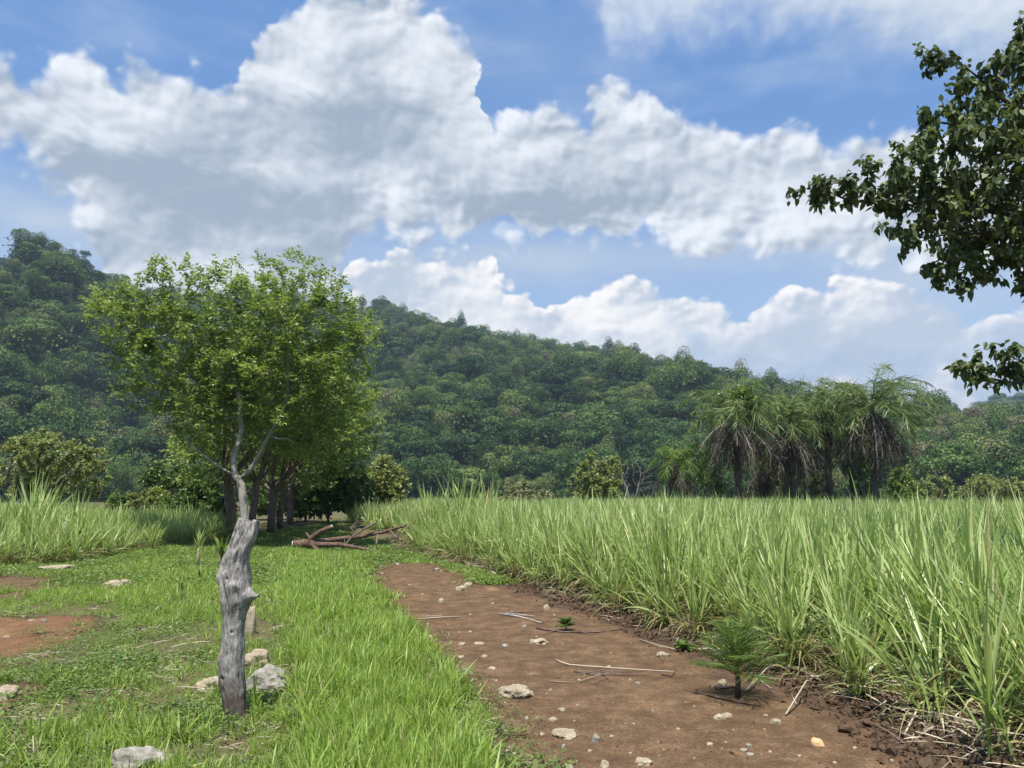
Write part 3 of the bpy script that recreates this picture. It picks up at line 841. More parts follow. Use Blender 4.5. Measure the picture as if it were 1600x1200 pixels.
def tall_clump(px, py, scale, label, seed, n=9, spread=0.5):
    p = gp(px, py); mb = MB(); g = np.random.default_rng(seed)
    for k in range(n):
        c = cane_clump(seed * 7 + k, 5, g.uniform(1.9, 2.5) * scale, 0.30, 0.12, 6, 0.045, 8, 0.25)
        v = np.concatenate(c.v) + np.array((g.normal() * spread, g.normal() * spread, 0))
        mb.add(v, np.concatenate(c.q), None, np.clip(np.concatenate(c.c) * 1.0, 0, 1))
    o = mb.build('cane_clump', M['cane'], loc=(p[0], p[1], float(gz(p[0], p[1]))))
    tag(o, label, 'cane clump', 'tall clumps of cane standing above the fields')
tall_clump(72, 868, 1.02, 'tall pale cane clump rising above the left field by the olive tree', 5, 9, 0.55)
tall_clump(8, 872, 0.86, 'arching cane clump cut by the left edge of the photo', 9, 8, 0.45)
tall_clump(712, 862, 1.12, 'tallest cane clump on the right field edge, beside the fallen branch', 6, 10, 0.55)

# ================================================================== grass and weeds
def tuft(seed, n=22, H=0.26, spread=0.07, wid=0.008, K=4, droop=0.5, dead=0.06):
    g = np.random.default_rng(seed); mb = MB()
    a = g.uniform(0, 6.28, n); r = spread * np.sqrt(g.random(n))
    b = np.stack((np.cos(a) * r, np.sin(a) * r, np.zeros(n)), -1)
    ba = g.uniform(0, 6.28, n); o = g.uniform(0.1, 0.8, n)
    d = nrm(np.stack((np.cos(ba) * o, np.sin(ba) * o, np.ones(n)), -1))
    s = nrm(np.cross(d, np.stack((np.cos(ba), np.sin(ba), np.zeros(n)), -1)) + g.normal(size=(n, 3)) * 0.3)
    t = np.clip(g.normal(0.5, 0.17, n), 0.16, 1); t[g.random(n) < dead] = 0.03
    blades(mb, b, d, s, H * g.uniform(0.5, 1.1, n), wid * g.uniform(.7, 1.3, n), g.uniform(0.1, droop, n), K, t)
    return mb
def weed(seed, n=26, R_=0.10, leaf=0.026):
    g = np.random.default_rng(seed); mb = MB()
    p = np.stack((g.normal(size=n) * R_ * .6, g.normal(size=n) * R_ * .6, g.uniform(0.008, 0.075, n)), -1)
    nor = nrm(np.stack((g.normal(size=n) * .45, g.normal(size=n) * .45, np.ones(n)), -1))
    t = nrm(np.cross(nor, g.normal(size=(n, 3))))
    diamonds(mb, p, t, nor, leaf * g.uniform(.6, 1.4, n), leaf * g.uniform(.4, .8, n), g.uniform(0.1, 0.95, n), 0.1)
    return mb
TUFTS = [tuft(400 + i, 24, 0.27, 0.06, 0.0085) for i in range(4)] + [tuft(420 + i, 24, 0.15, 0.07, 0.006, 3) for i in range(3)] + \
        [tuft(440 + i, 14, 0.36, 0.04, 0.012, 5, 0.7) for i in range(2)] + [tuft(460 + i, 20, 0.16, 0.06, 0.005, 3, 0.8, 0.9) for i in range(1)]
GR = [t.mesh('grass_kind', M['grass']) for t in TUFTS]
# coarser versions for beyond fifteen metres
GR += [tuft(480 + i, 60, 0.28, 0.34, 0.020, 3) .mesh('grass_kind', M['grass']) for i in range(3)]
WD = [weed(500 + i, [26, 22, 16, 12, 30][i], [.10, .11, .10, .09, .12][i], [.018, .024, .030, .040, .014][i]).mesh('weed_kind', M['weed']) for i in range(5)] + [weed(520 + i, 60, 0.28, 0.05).mesh('weed_kind', M['weed']) for i in range(2)]

def field_pts(n, y0, y1, x0f=-0.80, x1f=0.4, pw=1.0):
    """points denser near the camera"""
    u = rng.random(n); y = y0 * (y1 / y0) ** (u ** pw)
    x = y * rng.uniform(x0f, x1f, n)
    return x, y
def grass_zone(x, y):
    """(cover 0..1, lush 0..1, height factor)"""
    px, py = to_px(x, y, np.zeros_like(x))
    tm_ = track_mask(x, y); e = edge_dist(x, y, CE)
    cover = np.where(tm_ > 0.5, 0.0, 1.0) * (e < -0.3)
    cover = np.where((x > -0.27 * y + 2.0) & (y < 15.5) & (x > -1.9), 0.0, cover)
    strip = in_poly(px, py, [(560, 870), (600, 945), (720, 1060), (790, 1130), (760, 1250), (760, 1500), (500, 1500), (470, 1100), (430, 860)])
    glow = in_poly(px, py, [(170, 900), (230, 840), (560, 850), (575, 920), (700, 1050), (760, 1200), (760, 1500), (560, 1500), (520, 1100), (430, 900), (300, 930), (220, 960), (130, 945)])
    lush = 0.35 + 0.5 * strip + 0.25 * glow
    lush = lush + (fbm(x * 0.9 + 4, y * 0.7, 3) - 0.5) * 1.1
    edge = in_poly(px, py, [(560, 880), (620, 960), (760, 1110), (850, 1200), (900, 1500), (770, 1500), (740, 1180), (650, 1060), (560, 950)])
    lush = np.where(edge, lush - 0.45, lush)
    low = in_poly(px, py, [(-2000, 1010), (150, 960), (330, 1010), (330, 1120), (200, 1130), (-2000, 1400)])
    lush = np.where(low, lush - 0.35, lush)
    holes = (fbm(x * 1.25 + 80, y * 1.1 + 5, 3) < 0.41) & (px < 430)
    cover = np.where(holes, cover * 0.35, cover)
    return cover, np.clip(lush, 0, 1)
# near grass
x, y = field_pts(46000, 3.3, 15.0)
cov, lush = grass_zone(x, y)
keep = (rng.random(len(x)) < cov * (0.42 + 0.58 * lush) * (0.30 + 0.75 * (fbm(x * 2.2 + 9, y * 2.2, 2) > 0.42)))
x, y, lush = x[keep], y[keep], lush[keep]
idx = np.where(lush + rng.normal(0, .2, len(x)) > 0.5, rng.integers(0, 4, len(x)), rng.integers(4, 7, len(x)))
idx = np.where(rng.random(len(x)) < 0.13 * lush + 0.05, rng.integers(7, 9, len(x)), idx)
idx = np.where(rng.random(len(x)) < 0.09 * (1 - lush), 9, idx)
sc = (0.45 + 0.65 * lush) * rng.uniform(0.55, 1.3, len(x)) * (0.75 + 0.5 * fbm(x * 1.1 + 30, y * 1.1, 2))
fp, fr, fs, fi = [np.stack((x, y, gz(x, y) - 0.005), -1)], [np.stack((rng.normal(0, .12, len(x)), rng.normal(0, .12, len(x)), rng.uniform(0, 6.28, len(x))), -1)], [sc], [idx]
# far grass
x, y = field_pts(15000, 13.0, 70.0, -0.8, 0.15)
cov, lush = grass_zone(x, y)
lush = np.where(y > 26, lush * 0.6, lush)
keep = (rng.random(len(x)) < cov * (0.25 + 0.75 * lush)) & (in_left(x, y) < 0.3)
x, y, lush = x[keep], y[keep], lush[keep]
fp.append(np.stack((x, y, gz(x, y) - 0.01), -1)); fr.append(np.stack((0 * x, 0 * x, rng.uniform(0, 6.28, len(x))), -1)); fs.append((0.35 + 0.6 * lush) * rng.uniform(.7, 1.15, len(x))); fi.append(rng.integers(10, 13, len(x)))
scatter('grass', np.concatenate(fp), np.concatenate(fr), np.concatenate(fs), np.concatenate(fi), GR, 'bright green grass growing over the strip between the dirt tracks', 'grass')
print('grass', sum(len(a) for a in fp))
# weeds hugging the ground
x, y = field_pts(24000, 3.3, 18.0, -0.8, 0.35)
cov, lush = grass_zone(x, y)
tmn = sum(track_mask(x + a, y + b) for a, b in ((.25, 0), (-.25, 0), (0, .3), (0, -.3)))
nearedge = (track_mask(x, y) > .5) & (x < -0.1 * y + 0.9) & (tmn < 3.5) & (edge_dist(x, y, CE) < -1.2)
keep = (rng.random(len(x)) < cov * (1.0 - 0.5 * lush) * (0.35 + 0.65 * (fbm(x * 1.3, y * 1.3 + 40, 3) > 0.45))) | (nearedge & (rng.random(len(x)) < 0.25))
x, y = x[keep], y[keep]
wp = [np.stack((x, y, gz(x, y)), -1)]; wi = [np.clip((fbm(x * .9, y * .9 + 8, 2) * 9 - 2.2 + rng.normal(0, .8, len(x))), 0, 4).astype(int)]; ws = [rng.uniform(.6, 1.4, len(x))]
x, y = field_pts(9000, 15.0, 60.0, -0.8, 0.15)
cov, lush = grass_zone(x, y); keep = (rng.random(len(x)) < cov) & (in_left(x, y) < 0.3)
x, y = x[keep], y[keep]
wp.append(np.stack((x, y, gz(x, y)), -1)); wi.append(rng.integers(5, 7, len(x))); ws.append(rng.uniform(.6, 1.5, len(x)))
wp = np.concatenate(wp)
scatter('ground_weeds', wp, np.stack((0 * wp[:, 0], 0 * wp[:, 0], rng.uniform(0, 6.28, len(wp))), -1), np.concatenate(ws), np.concatenate(wi), WD, 'low broad-leaved weeds creeping over the soil among the grass', 'weeds')
print('weeds', len(wp))

# ================================================================== soil clods and straw along the cane
from mathutils import noise as mn
def rock_mesh(seed, mat, sx=1, sy=1, sz=0.6, sub=3, amp=0.28, fr=1.6, name='stone', flatb=True, smooth=False):
    import bmesh
    bm = bmesh.new(); bmesh.ops.create_icosphere(bm, subdivisions=sub, radius=1.0)
    for v in bm.verts:
        n = v.co.normalized()
        o = Vector((seed * 3.7, seed * 1.3, seed * 2.1))
        k = 1 + amp * mn.noise(n * fr + o) + amp * 0.4 * mn.noise(n * fr * 2.7 + o)
        # blocky facets
        m = max(abs(n.x), abs(n.y), abs(n.z)); k *= 1 + 0.22 * (1 / max(m, .6) - 1.2)
        v.co = Vector((n.x * sx, n.y * sy, n.z * sz)) * k
        if flatb and v.co.z < -sz * 0.5: v.co.z = -sz * 0.5
    me = bpy.data.meshes.new(name); bm.to_mesh(me); bm.free(); me.materials.append(mat)
    if smooth:
        me.polygons.foreach_set('use_smooth', [True] * len(me.polygons))
    return me
CL = [rock_mesh(30 + i, M['clod'], 1, 0.8, 0.6, 2, 0.5, 2.0, 'clod_kind') for i in range(4)]
n = 21000
seg = rng.uniform(0, 1, n) ** 1.5
cum = np.concatenate(([0], np.cumsum(np.hypot(*np.diff(CE, axis=0).T))))
def along(s): return np.interp(s, cum, CE[:, 0]), np.interp(s, cum, CE[:, 1])
s_ = seg * 18.0; ex, ey = along(s_)
off = rng.normal(-0.25, 0.36, n)
x = ex + rng.normal(0, .1, n) - off * -0.85; y = ey + off * -0.5
ok = edge_dist(x, y, CE) > -1.0; x, y = x[ok], y[ok]
sc = rng.lognormal(-4.25, 0.62, len(x)); sc = np.minimum(sc, 0.085)
scatter('soil_clods', np.stack((x, y, gz(x, y) + sc * .2), -1), rng.uniform(0, 6.28, (len(x), 3)), sc, rng.integers(0, 4, len(x)), CL, 'dark crumbly clods of ploughed soil along the foot of the cane', 'soil clods')
def straw_mesh(seed):
    g = np.random.default_rng(seed); mb = MB(); n = 9
    b = np.stack((g.normal(size=n) * .12, g.normal(size=n) * .12, g.uniform(0.0, 0.05, n)), -1)
    a = g.uniform(0, 6.28, n); d = nrm(np.stack((np.cos(a), np.sin(a), g.uniform(-.05, .3, n)), -1))
    s = nrm(np.cross(d, (0, 0, 1.0)) + g.normal(size=(n, 3)) * .5)
    blades(mb, b, d, s, g.uniform(.12, .42, n), g.uniform(.006, .018, n), g.uniform(0.05, .25, n), 4, g.uniform(0, 1, n))
    return mb
ST = [straw_mesh(600 + i).mesh('straw_kind', M['straw']) for i in range(5)]
n = 750
s_ = rng.uniform(0, 1, n) ** 1.3 * 24; ex, ey = along(s_); off = rng.normal(0.02, 0.26, n)
x = ex + off * 0.85; y = ey - off * 0.5
scatter('cane_straw', np.stack((x, y, gz(x, y) + 0.012), -1), np.stack((rng.normal(0, .1, n), rng.normal(0, .1, n), rng.uniform(0, 6.28, n)), -1), rng.uniform(.5, 1.2, n), rng.integers(0, 5, n), ST, 'dry cane leaves littering the soil at the foot of the cane', 'straw')

n = 9000
x, y = field_pts(n, 3.4, 18.0, -0.8, 0.75)
ok = (track_mask(x, y) > .5) | ((edge_dist(x, y, CE) > -1.6) & (edge_dist(x, y, CE) < -.3) & (y < 16)); ok &= rng.random(n) < 0.35 + 0.65 * (fbm(x * 1.7, y * 1.7 + 60, 3) > .5)
x, y = x[ok], y[ok]; sc = np.minimum(rng.lognormal(-5.2, 0.5, len(x)), .03)
M['crumb'] = stone_mat('soil_crumb', (0.055, 0.034, 0.021), (0.105, 0.066, 0.042), (0.19, 0.13, 0.088))
CR = [rock_mesh(40 + i, M['crumb'], 1, 0.8, 0.7, 1, 0.5, 2.0, 'crumb_kind') for i in range(3)]
scatter('soil_crumbs', np.stack((x, y, gz(x, y) + sc * .1), -1), rng.uniform(0, 6.28, (len(x), 3)), sc, rng.integers(0, 3, len(x)), CR, 'small crumbs of brown soil lying loose on the dirt track', 'soil crumbs')

n = 900
x, y = field_pts(n, 3.4, 14.0, -0.75, 0.12); cov, lush = grass_zone(x, y); ok = (cov > .1) & (rng.random(n) < 1.1 - lush); x, y = x[ok], y[ok]
scatter('dry_litter', np.stack((x, y, gz(x, y) + .02), -1), np.stack((0 * x, 0 * x, rng.uniform(0, 6.28, len(x))), -1), rng.uniform(.25, .7, len(x)), rng.integers(0, 5, len(x)), ST, 'dry stalks and dead blades lying in the grass', 'dry litter')

# ================================================================== trees
def colonize(nodes, parent, att, step, di, dk, iters=160, up=0.0, jit=0.12):
    """space colonisation from given skeleton nodes; returns nodes, parents"""
    P = [np.array(p, float) for p in nodes]; par = list(parent)
    A = np.array(att); near = np.zeros(len(A), int); dist = np.full(len(A), 1e9)
    done = 0
    for _ in range(iters):
        new = np.array(P[done:])
        if len(new):
            D = np.linalg.norm(A[:, None] - new[None], axis=2)
            j = D.argmin(1); d = D[np.arange(len(A)), j]
            m = d < dist; dist[m] = d[m]; near[m] = j[m] + done
        done = len(P)
        keep = dist > dk
        A, near, dist = A[keep], near[keep], dist[keep]
        if not len(A): break
        act = dist < di
        if not act.any(): di *= 1.5; continue
        nodes_ = np.unique(near[act])
        Pa = np.array(P)
        sumv = np.zeros((len(P), 3)); np.add.at(sumv, near[act], nrm(A[act] - Pa[near[act]]))
        added = 0
        for k in nodes_:
            v = sumv[k]; v = v / (np.linalg.norm(v) + 1e-9) + rng.normal(size=3) * jit; v[2] += up
            v = v / np.linalg.norm(v)
            P.append(Pa[k] + v * step); par.append(int(k)); added += 1
        if len(P) > 16000: break
    return np.array(P), np.array(par)

def skeleton_mesh(P, par, tip, e, r_root, sides=6, tint=0.5, thin=1.22):
    n = len(P); ch = [[] for _ in range(n)]
    for i, p in enumerate(par):
        if p >= 0: ch[p].append(i)
    r = np.zeros(n)
    for i in range(n - 1, -1, -1):
        r[i] = tip if not ch[i] else (sum(r[c] ** e for c in ch[i])) ** (1 / e)
    k = r_root / r[0]
    r = tip + ((r - tip) / max(r[0] - tip, 1e-6)) ** thin * (r_root - tip)
    mb = MB(); ring = {}
    def chain(start, first):
        c = [start] if start is not None else []
        i = first
        while True:
            c.append(i)
            if not ch[i]: break
            b = max(ch[i], key=lambda q: r[q])
            for q in ch[i]:
                if q != b: todo.append((i, q))
            i = b
        return c
    todo = [(None, 0)]
    while todo:
        s, f = todo.pop()
        c = chain(s, f)
        if len(c) < 2: continue
        rr = r[c].copy()
        if s is not None: rr[0] = min(rr[0], rr[1] * 1.35)
        sd = sides if rr.max() > tip * 3 else 3
        i0 = tube(mb, P[c], rr, sd, tint, cap=rr[0] > 0.03, link=ring.get(s) if s is not None else None)
        for a, q in enumerate(c):
            if q not in ring: ring[q] = i0 + a * sd
    return mb, r, ch

def blob_points(blobs, n):
    """points in the union of ellipsoids (cx, cy, cz, rx, ry, rz)"""
    b = np.array(blobs, float); vol = b[:, 3] * b[:, 4] * b[:, 5]
    w = rng.choice(len(b), n, p=vol ** 0.62 / (vol ** 0.62).sum())
    d = rdir(n) * (rng.random(n) ** (1 / 2.4))[:, None]
    return b[w, :3] + d * b[w, 3:]

def foliage(P, r, ch, par, mat, thr, per, leaf, wid, spray=0.22, kind='feather', tint=(0.5, 0.16), droop=0.2, topt=0.0, density=1.0):
    """leaf sprays on every twig thinner than thr"""
    tw = np.where(r < thr)[0]; tw = tw[par[tw] >= 0]
    mb = MB()
    base = np.repeat(P[tw], per, 0); n = len(base)
    ax = nrm(P[tw] - P[par[tw]]); ax = np.repeat(ax, per, 0)
    L_ = np.linalg.norm(P[tw] - P[par[tw]], axis=1).mean()
    base = base - ax * rng.uniform(0, L_, n)[:, None]
    keep = rng.random(n) < density; base, ax = base[keep], ax[keep]; n = len(base)
    d = nrm(ax * 0.6 + rdir(n, 0.25)); d[:, 2] -= droop; d = nrm(d)
    ct = fbm(base[:, 0] * 1.7, base[:, 1] * 1.7 + base[:, 2] * 2.1, 2)
    t0 = tint[0] + (ct - 0.5) * 0.7
    if kind == 'feather':                     # pinnate leaf: paired leaflets along a rachis
        m = 4
        for k in range(m):
            f = (k + 0.6) / m
            for sd in (-1, 1):
                side = nrm(np.cross(d, nrm(rdir(n) + np.array((0, 0, 1.6)))))
                b = base + d * (spray * f)
                ld = nrm(d * 0.55 + side * sd + rng.normal(size=(n, 3)) * 0.18 + np.array((0, 0, -0.12)))
                nor = nrm(rng.normal(size=(n, 3)) * 0.45 + np.array((0, 0, 1.0)))
                diamonds(mb, b, ld, nor, leaf * rng.uniform(.7, 1.25, n), wid * rng.uniform(.8, 1.2, n), np.clip(t0 + rng.normal(0, tint[1], n), 0, 1), 0.0)
    else:                                     # cluster of broad leaves
        m = 5
        for k in range(m):
            dd = nrm(d * 0.5 + rdir(n, -0.15))
            b = base + nrm(rdir(n)) * (spray * 0.5 * rng.random((n, 1)))
            nor = nrm(rng.normal(size=(n, 3)) * 0.6 + np.array((0, 0, 1.0)))
            dd[:, 2] -= droop; dd = nrm(dd)
            if kind == 'broad':
                s = nrm(np.cross(dd, nor))
                blades(mb, b, dd, s, leaf * rng.uniform(.6, 1.2, n), wid * rng.uniform(.8, 1.2, n), rng.uniform(0.1, .5, n), 3, np.clip(t0 + rng.normal(0, tint[1], n), 0, 1), [0.15, 1.0, 0.85, 0.05])
            else:
                diamonds(mb, b, dd, nor, leaf * rng.uniform(.7, 1.3, n), wid * rng.uniform(.8, 1.2, n), np.clip(t0 + rng.normal(0, tint[1], n), 0, 1), 0.0)
    return mb

def tree(name, label, cat, base, trunks, blobs, natt, step, di, dk, tip, r_root, bark, leafm, leafargs, group=None, e=2.3, up=0.05, sides=7, extra=None, crownname='crown', bare=False, thin=1.22):
    """base (x, y); trunks: list of polylines in world space, the first begins at the base; later ones name their start node by point"""
    nodes, par = [], []
    b = np.array((base[0], base[1], float(gz(base[0], base[1])) - 0.05))
    for k, pl in enumerate(trunks):
        pl = [np.array(p, float) for p in pl]
        if k == 0:
            nodes.append(b); par.append(-1); prev = 0
        else:
            N = np.array(nodes); prev = int(np.linalg.norm(N - pl[0], axis=1).argmin()); pl = pl[1:]
        for p in pl:
            a = nodes[prev]; L = np.linalg.norm(p - a); m = max(1, int(L / step / 1.6))
            for i in range(1, m + 1):
                q = a + (p - a) * i / m + (rng.normal(size=3) * step * 0.08 if i < m else 0)
                nodes.append(q); par.append(prev); prev = len(nodes) - 1
    P, par = colonize(nodes, par, blob_points(blobs, natt), step, di, dk, up=up)
    mb, r, ch = skeleton_mesh(P - b, par, tip, e, r_root, sides, thin=thin)
    root = empty(name, b, label, cat, group)
    if extra: extra(mb, b)
    mb.build('trunk', bark, root, smooth=True)
    if not bare:
        f = foliage(P - b, r, ch, par, leafm, **leafargs)
        f.build(crownname, leafm, root)
        print(name, 'nodes', len(P), 'leaf verts', f.n)
    return root

# --- the live fence row: first tree stands just behind the grey post
YA = 25.0; s = YA / F; q14 = YA / 14.0
def bA(px, py, r, dy=0.0, k=1.0):
    c = at(px, py, YA + dy); return (*c, r * s, r * s * 1.25, r * s * k)
baseA = gp(381, 775 + 1.7 * F / YA)
tA = [[at(383, 850, YA), at(382, 800, YA), at(378, 765, YA), at(375, 750, YA)],
      [at(375, 750, YA), at(395, 728, YA), at(412, 695, YA - .1), at(432, 660, YA - .2), at(450, 615, YA - .2), at(449, 560, YA - .3), at(444, 500, YA - .2)],
      [at(450, 615, YA - .2), at(485, 580, YA + .1), at(520, 558, YA + .2), at(555, 545, YA + .2)],
      [at(375, 750, YA), at(367, 743, YA), at(365, 715, YA + .1), at(378, 672, YA + .3), at(372, 610, YA + .5), at(350, 540, YA + .6)],
      [at(367, 743, YA), at(332, 722, YA - .3), at(292, 690, YA - .6)],
      [at(372, 610, YA + .5), at(310, 540, YA + .3), at(250, 490, YA)]]
blobsA = [bA(205, 495, 62), bA(170, 485, 38), bA(285, 470, 72), bA(370, 470, 78, .3), bA(460, 465, 80), bA(530, 510, 62, .2), bA(560, 520, 45), bA(260, 555, 72), bA(345, 560, 90, .6), bA(440, 560, 95, .4), bA(530, 565, 60, -.2),
          bA(300, 640, 55, .2), bA(235, 595, 55), bA(265, 575, 62), bA(300, 625, 60), bA(205, 545, 45), bA(340, 690, 30, 1.0), bA(470, 650, 70, .4), bA(540, 640, 45, .5), bA(400, 650, 60, 1.0), bA(475, 440, 40), bA(350, 440, 30, .3), bA(160, 470, 30), bA(515, 445, 30), bA(290, 690, 30), bA(335, 670, 30, .5), bA(575, 555, 24), bA(590, 615, 18, .4), bA(255, 640, 26)]
tree('fence_tree', 'leafy tree on a thin pale trunk directly behind the grey dead post', 'tree', baseA, tA, blobsA, 4600, 0.14 * q14, 1.1 * q14, 0.20 * q14, 0.008, 0.13, M['pale_bark'], M['row_leaf'],
     dict(thr=0.027, per=5, leaf=0.145, wid=0.070, spray=0.36, droop=0.1, kind='feather', tint=(0.52, 0.16)), 'trees of the live fence row', e=2.2, thin=0.95)

def row_tree(px, Y, label, seed, Rr=2.9, H=7.2, fork=2.2, rt=0.17, natt=1100, leaf=0.17, wid=0.088, cx=0.0, stubs=True, low=2.7, per=4):
    global rng
    keep = rng; rng = np.random.default_rng(seed)
    x = (px - 800) / F * Y; b = (x, Y)
    p0 = np.array((x, Y, 0.0)); fk = p0 + (rng.normal() * .1, rng.normal() * .1, fork)
    tr = [[p0 + (0, 0, fork * .5), fk]]
    k = 5
    a0 = rng.uniform(0, 6)
    for i in range(k):
        a = a0 + i * 6.283 / k + rng.normal() * .25
        o = np.array((math.cos(a), math.sin(a), 0))
        tr.append([fk, fk + o * .45 + (0, 0, .45), fk + o * 1.0 + (cx * .3, 0, 1.5), fk + o * 1.5 + (cx * .5, 0, 2.6)])
    cz = (H + low) / 2
    bl = [(x + cx, Y, cz + .2, Rr * .75, Rr * .75, (H - low) / 2)]
    for i in range(7):
        a = rng.uniform(0, 6.28)
        bl.append((x + cx + math.cos(a) * Rr * .62, Y + math.sin(a) * Rr * .62, rng.uniform(low + .6, H - 1.0), Rr * .42, Rr * .42, Rr * .36))
    def ex(mb, bb):
        if not stubs: return
        for i in range(4):
            a = rng.uniform(0, 6.28); z = fork * rng.uniform(.75, 1.02)
            q = (fk - bb) * (z / fork); o = np.array((math.cos(a), math.sin(a), rng.uniform(.3, 1.0)))
            tube(mb, [q, q + o * .28, q + o * .55], [rt * .5, rt * .40, rt * .34], 6, attach=True)
    tree('fence_tree', label, 'tree', b, tr, bl, natt, 0.32, 2.4, 0.44, 0.011, rt, M['bark'], M['row_leaf'],
         dict(thr=0.030, per=per, leaf=leaf, wid=wid, spray=0.34, kind='feather', tint=(0.55, 0.16)), 'trees of the live fence row', e=2.2, extra=ex)
    rng = keep
row_tree(400, 28.5, 'tree with a forked brown trunk, second in the row behind the grey post', 21, 3.8, 8.3, 2.2, .15, 1500, cx=0.2, low=3.0)
row_tree(366, 31.5, 'thick dark trunk showing left of the pale one, third tree of the row', 22, 3.8, 8.0, 2.4, .20, 1400, cx=1.0, low=2.4)
row_tree(430, 36.0, 'tree with lopped stubs just right of the post top, fourth of the row', 23, 4.1, 8.6, 2.0, .20, 1400, cx=.9, low=2.0, leaf=.19, wid=.095)
row_tree(443, 41.0, 'brown trunk seen beyond the lopped tree, fifth of the row', 24, 4.1, 9.0, 2.2, .20, 1300, cx=1.0, low=1.8, leaf=.20, wid=.10)
row_tree(458, 47.0, 'last tree visible at the dark end of the row', 25, 4.6, 9.2, 2.2, .22, 1300, leaf=.22, wid=.11, cx=0.9, low=1.4)

def mid_tree(name, label, cat, px, Y, Rpx, top, bottom, matl, bark='bark', seed=1, natt=420, leaf=None, dens=1.0, group=None, trunk=True, squash=1.0, kind='cluster', rt=None, per=3, bare=False):
    """free-standing tree or bush given by its crown in the photo"""
    global rng
    keep = rng; rng = np.random.default_rng(seed)
    k = Y / F; R_ = Rpx * k; c = at(px, (top + bottom) / 2, Y); x = c[0]
    zt, zb = at(px, top, Y)[2], max(at(px, bottom, Y)[2], 0.15)
    h = zt - zb; fork = max(zb * 0.8, 0.25)
    p0 = np.array((x, Y, 0.0)); fk = np.array((x + rng.normal() * .1, Y, fork))
    tr = [[fk]]
    for i in range(4):
        a = i * 1.57 + rng.uniform(0, 1); tr.append([fk, fk + (math.cos(a) * R_ * .35, math.sin(a) * R_ * .35, (zb - fork) + h * .35)])
    bl = [(x, Y, zb + h * .5, R_ * .62, R_ * .6, h * .5)]
    for i in range(8):
        a = rng.uniform(0, 6.28)
        bl.append((x + math.cos(a) * R_ * .62, Y + math.sin(a) * R_ * .6, zb + h * rng.uniform(.25, .72), R_ * .38, R_ * .38, h * .26))
    st = max(R_ * 0.10, .10)
    lf = leaf or 5.2 * k
    t = tree(name, label, cat, (x, Y), tr, bl, natt, st, R_ * .9, st * 1.35, 0.006 + R_ * .002, rt or R_ * .05, M[bark], M[matl],
         dict(thr=0.014 + R_ * .0045, per=per, leaf=lf, wid=lf * .62, spray=lf * 2.2, kind=kind, tint=(0.5, 0.17), density=dens), group, e=2.2, bare=bare)
    rng = keep
    return t
mid_tree('spreading_tree', 'broad olive-green tree behind the tall cane clump at far left', 'tree', 58, 48, 108, 668, 792, 'olive_leaf', seed=31, natt=1700, leaf=.22, per=11)
mid_tree('small_tree', 'slender light green tree left of the row, above the shrubs', 'tree', 262, 42, 42, 722, 782, 'bush_leaf', seed=32, natt=380, leaf=.17, per=5)
GB = 'shrubs along the back of the left cane field'
for i, (px, Y, r, tp, bt, lab) in enumerate([
        (190, 44, 36, 764, 805, 'leftmost low shrub at the back of the left cane field'),
        (232, 40, 32, 758, 812, 'yellowish shrub between the left cane and the slender tree'),
        (278, 38, 36, 768, 830, 'rounded green shrub under the slender light green tree'),
        (318, 36, 34, 742, 835, 'tall dark shrub just left of the tree row trunks'),
        (345, 34, 26, 775, 838, 'small shrub touching the thick dark trunk of the row')]):
    mid_tree('shrub', lab, 'shrub', px, Y, r, tp, bt, 'bush_leaf' if i != 1 else 'olive_leaf', seed=40 + i, natt=420, leaf=.17, per=6, group=GB)
GD = 'dark thicket at the end of the tree row'
for i, (px, Y, r, tp, bt, mt, lab) in enumerate([
        (600, 52, 40, 706, 800, 'olive_leaf', 'dull olive tree standing right of the row, above the far cane'),
        (556, 50, 34, 725, 815, 'bush_leaf', 'dark green tree between the row and the dull olive tree'),
        (515, 50, 46, 725, 838, 'bush_leaf', 'dense dark bush closing the shady end of the row'),
        (478, 53, 44, 745, 836, 'bush_leaf', 'low dark bush seen between the trunks at the end of the row'),
        (425, 56, 46, 745, 834, 'bush_leaf', 'leafy bush behind the brown trunks of the row')]):
    mid_tree('thicket_bush' if i > 1 else 'small_tree', lab, 'bush' if i > 1 else 'tree', px, Y, r, tp, bt, mt, seed=50 + i, natt=620, leaf=.24, per=8, group=GD)
mid_tree('weedy_bush', 'pale straw-coloured bush poking above the middle of the cane', 'bush', 822, 60, 48, 748, 800, 'straw_bush' if 'straw_bush' in M else 'olive_leaf', seed=60, natt=420, leaf=.20, per=5)
mid_tree('small_tree', 'olive tree between the pale bush and the bare tree', 'tree', 930, 66, 46, 702, 790, 'olive_leaf', seed=61, natt=520, leaf=.24, per=6)
mid_tree('bare_tree', 'leafless greyish tree left of the palm group', 'tree', 990, 68, 42, 694, 790, 'dead', bark='dead_wood' if 'dead_wood' in M else 'pale_bark', seed=62, natt=900, bare=True)
mid_tree('yellow_shrub', 'bright yellow-green shrub at the right foot of the palms', 'shrub', 1408, 55, 26, 722, 800, 'palm_bright', seed=63, natt=220, leaf=.24)
for i, (px, Y, r, tp, bt, lab) in enumerate([(1455, 100, 40, 738, 800, 'brownish scrub tree right of the palms'), (1535, 110, 44, 735, 800, 'low brownish tree near the right edge behind the cane'), (1590, 95, 36, 745, 800, 'rightmost scrub tree behind the cane')]):
    mid_tree('scrub_tree', lab, 'tree', px, Y, r, tp, bt, 'olive_leaf', seed=70 + i, natt=360, leaf=.36, per=6, group='scrub trees at the far side of the cane')

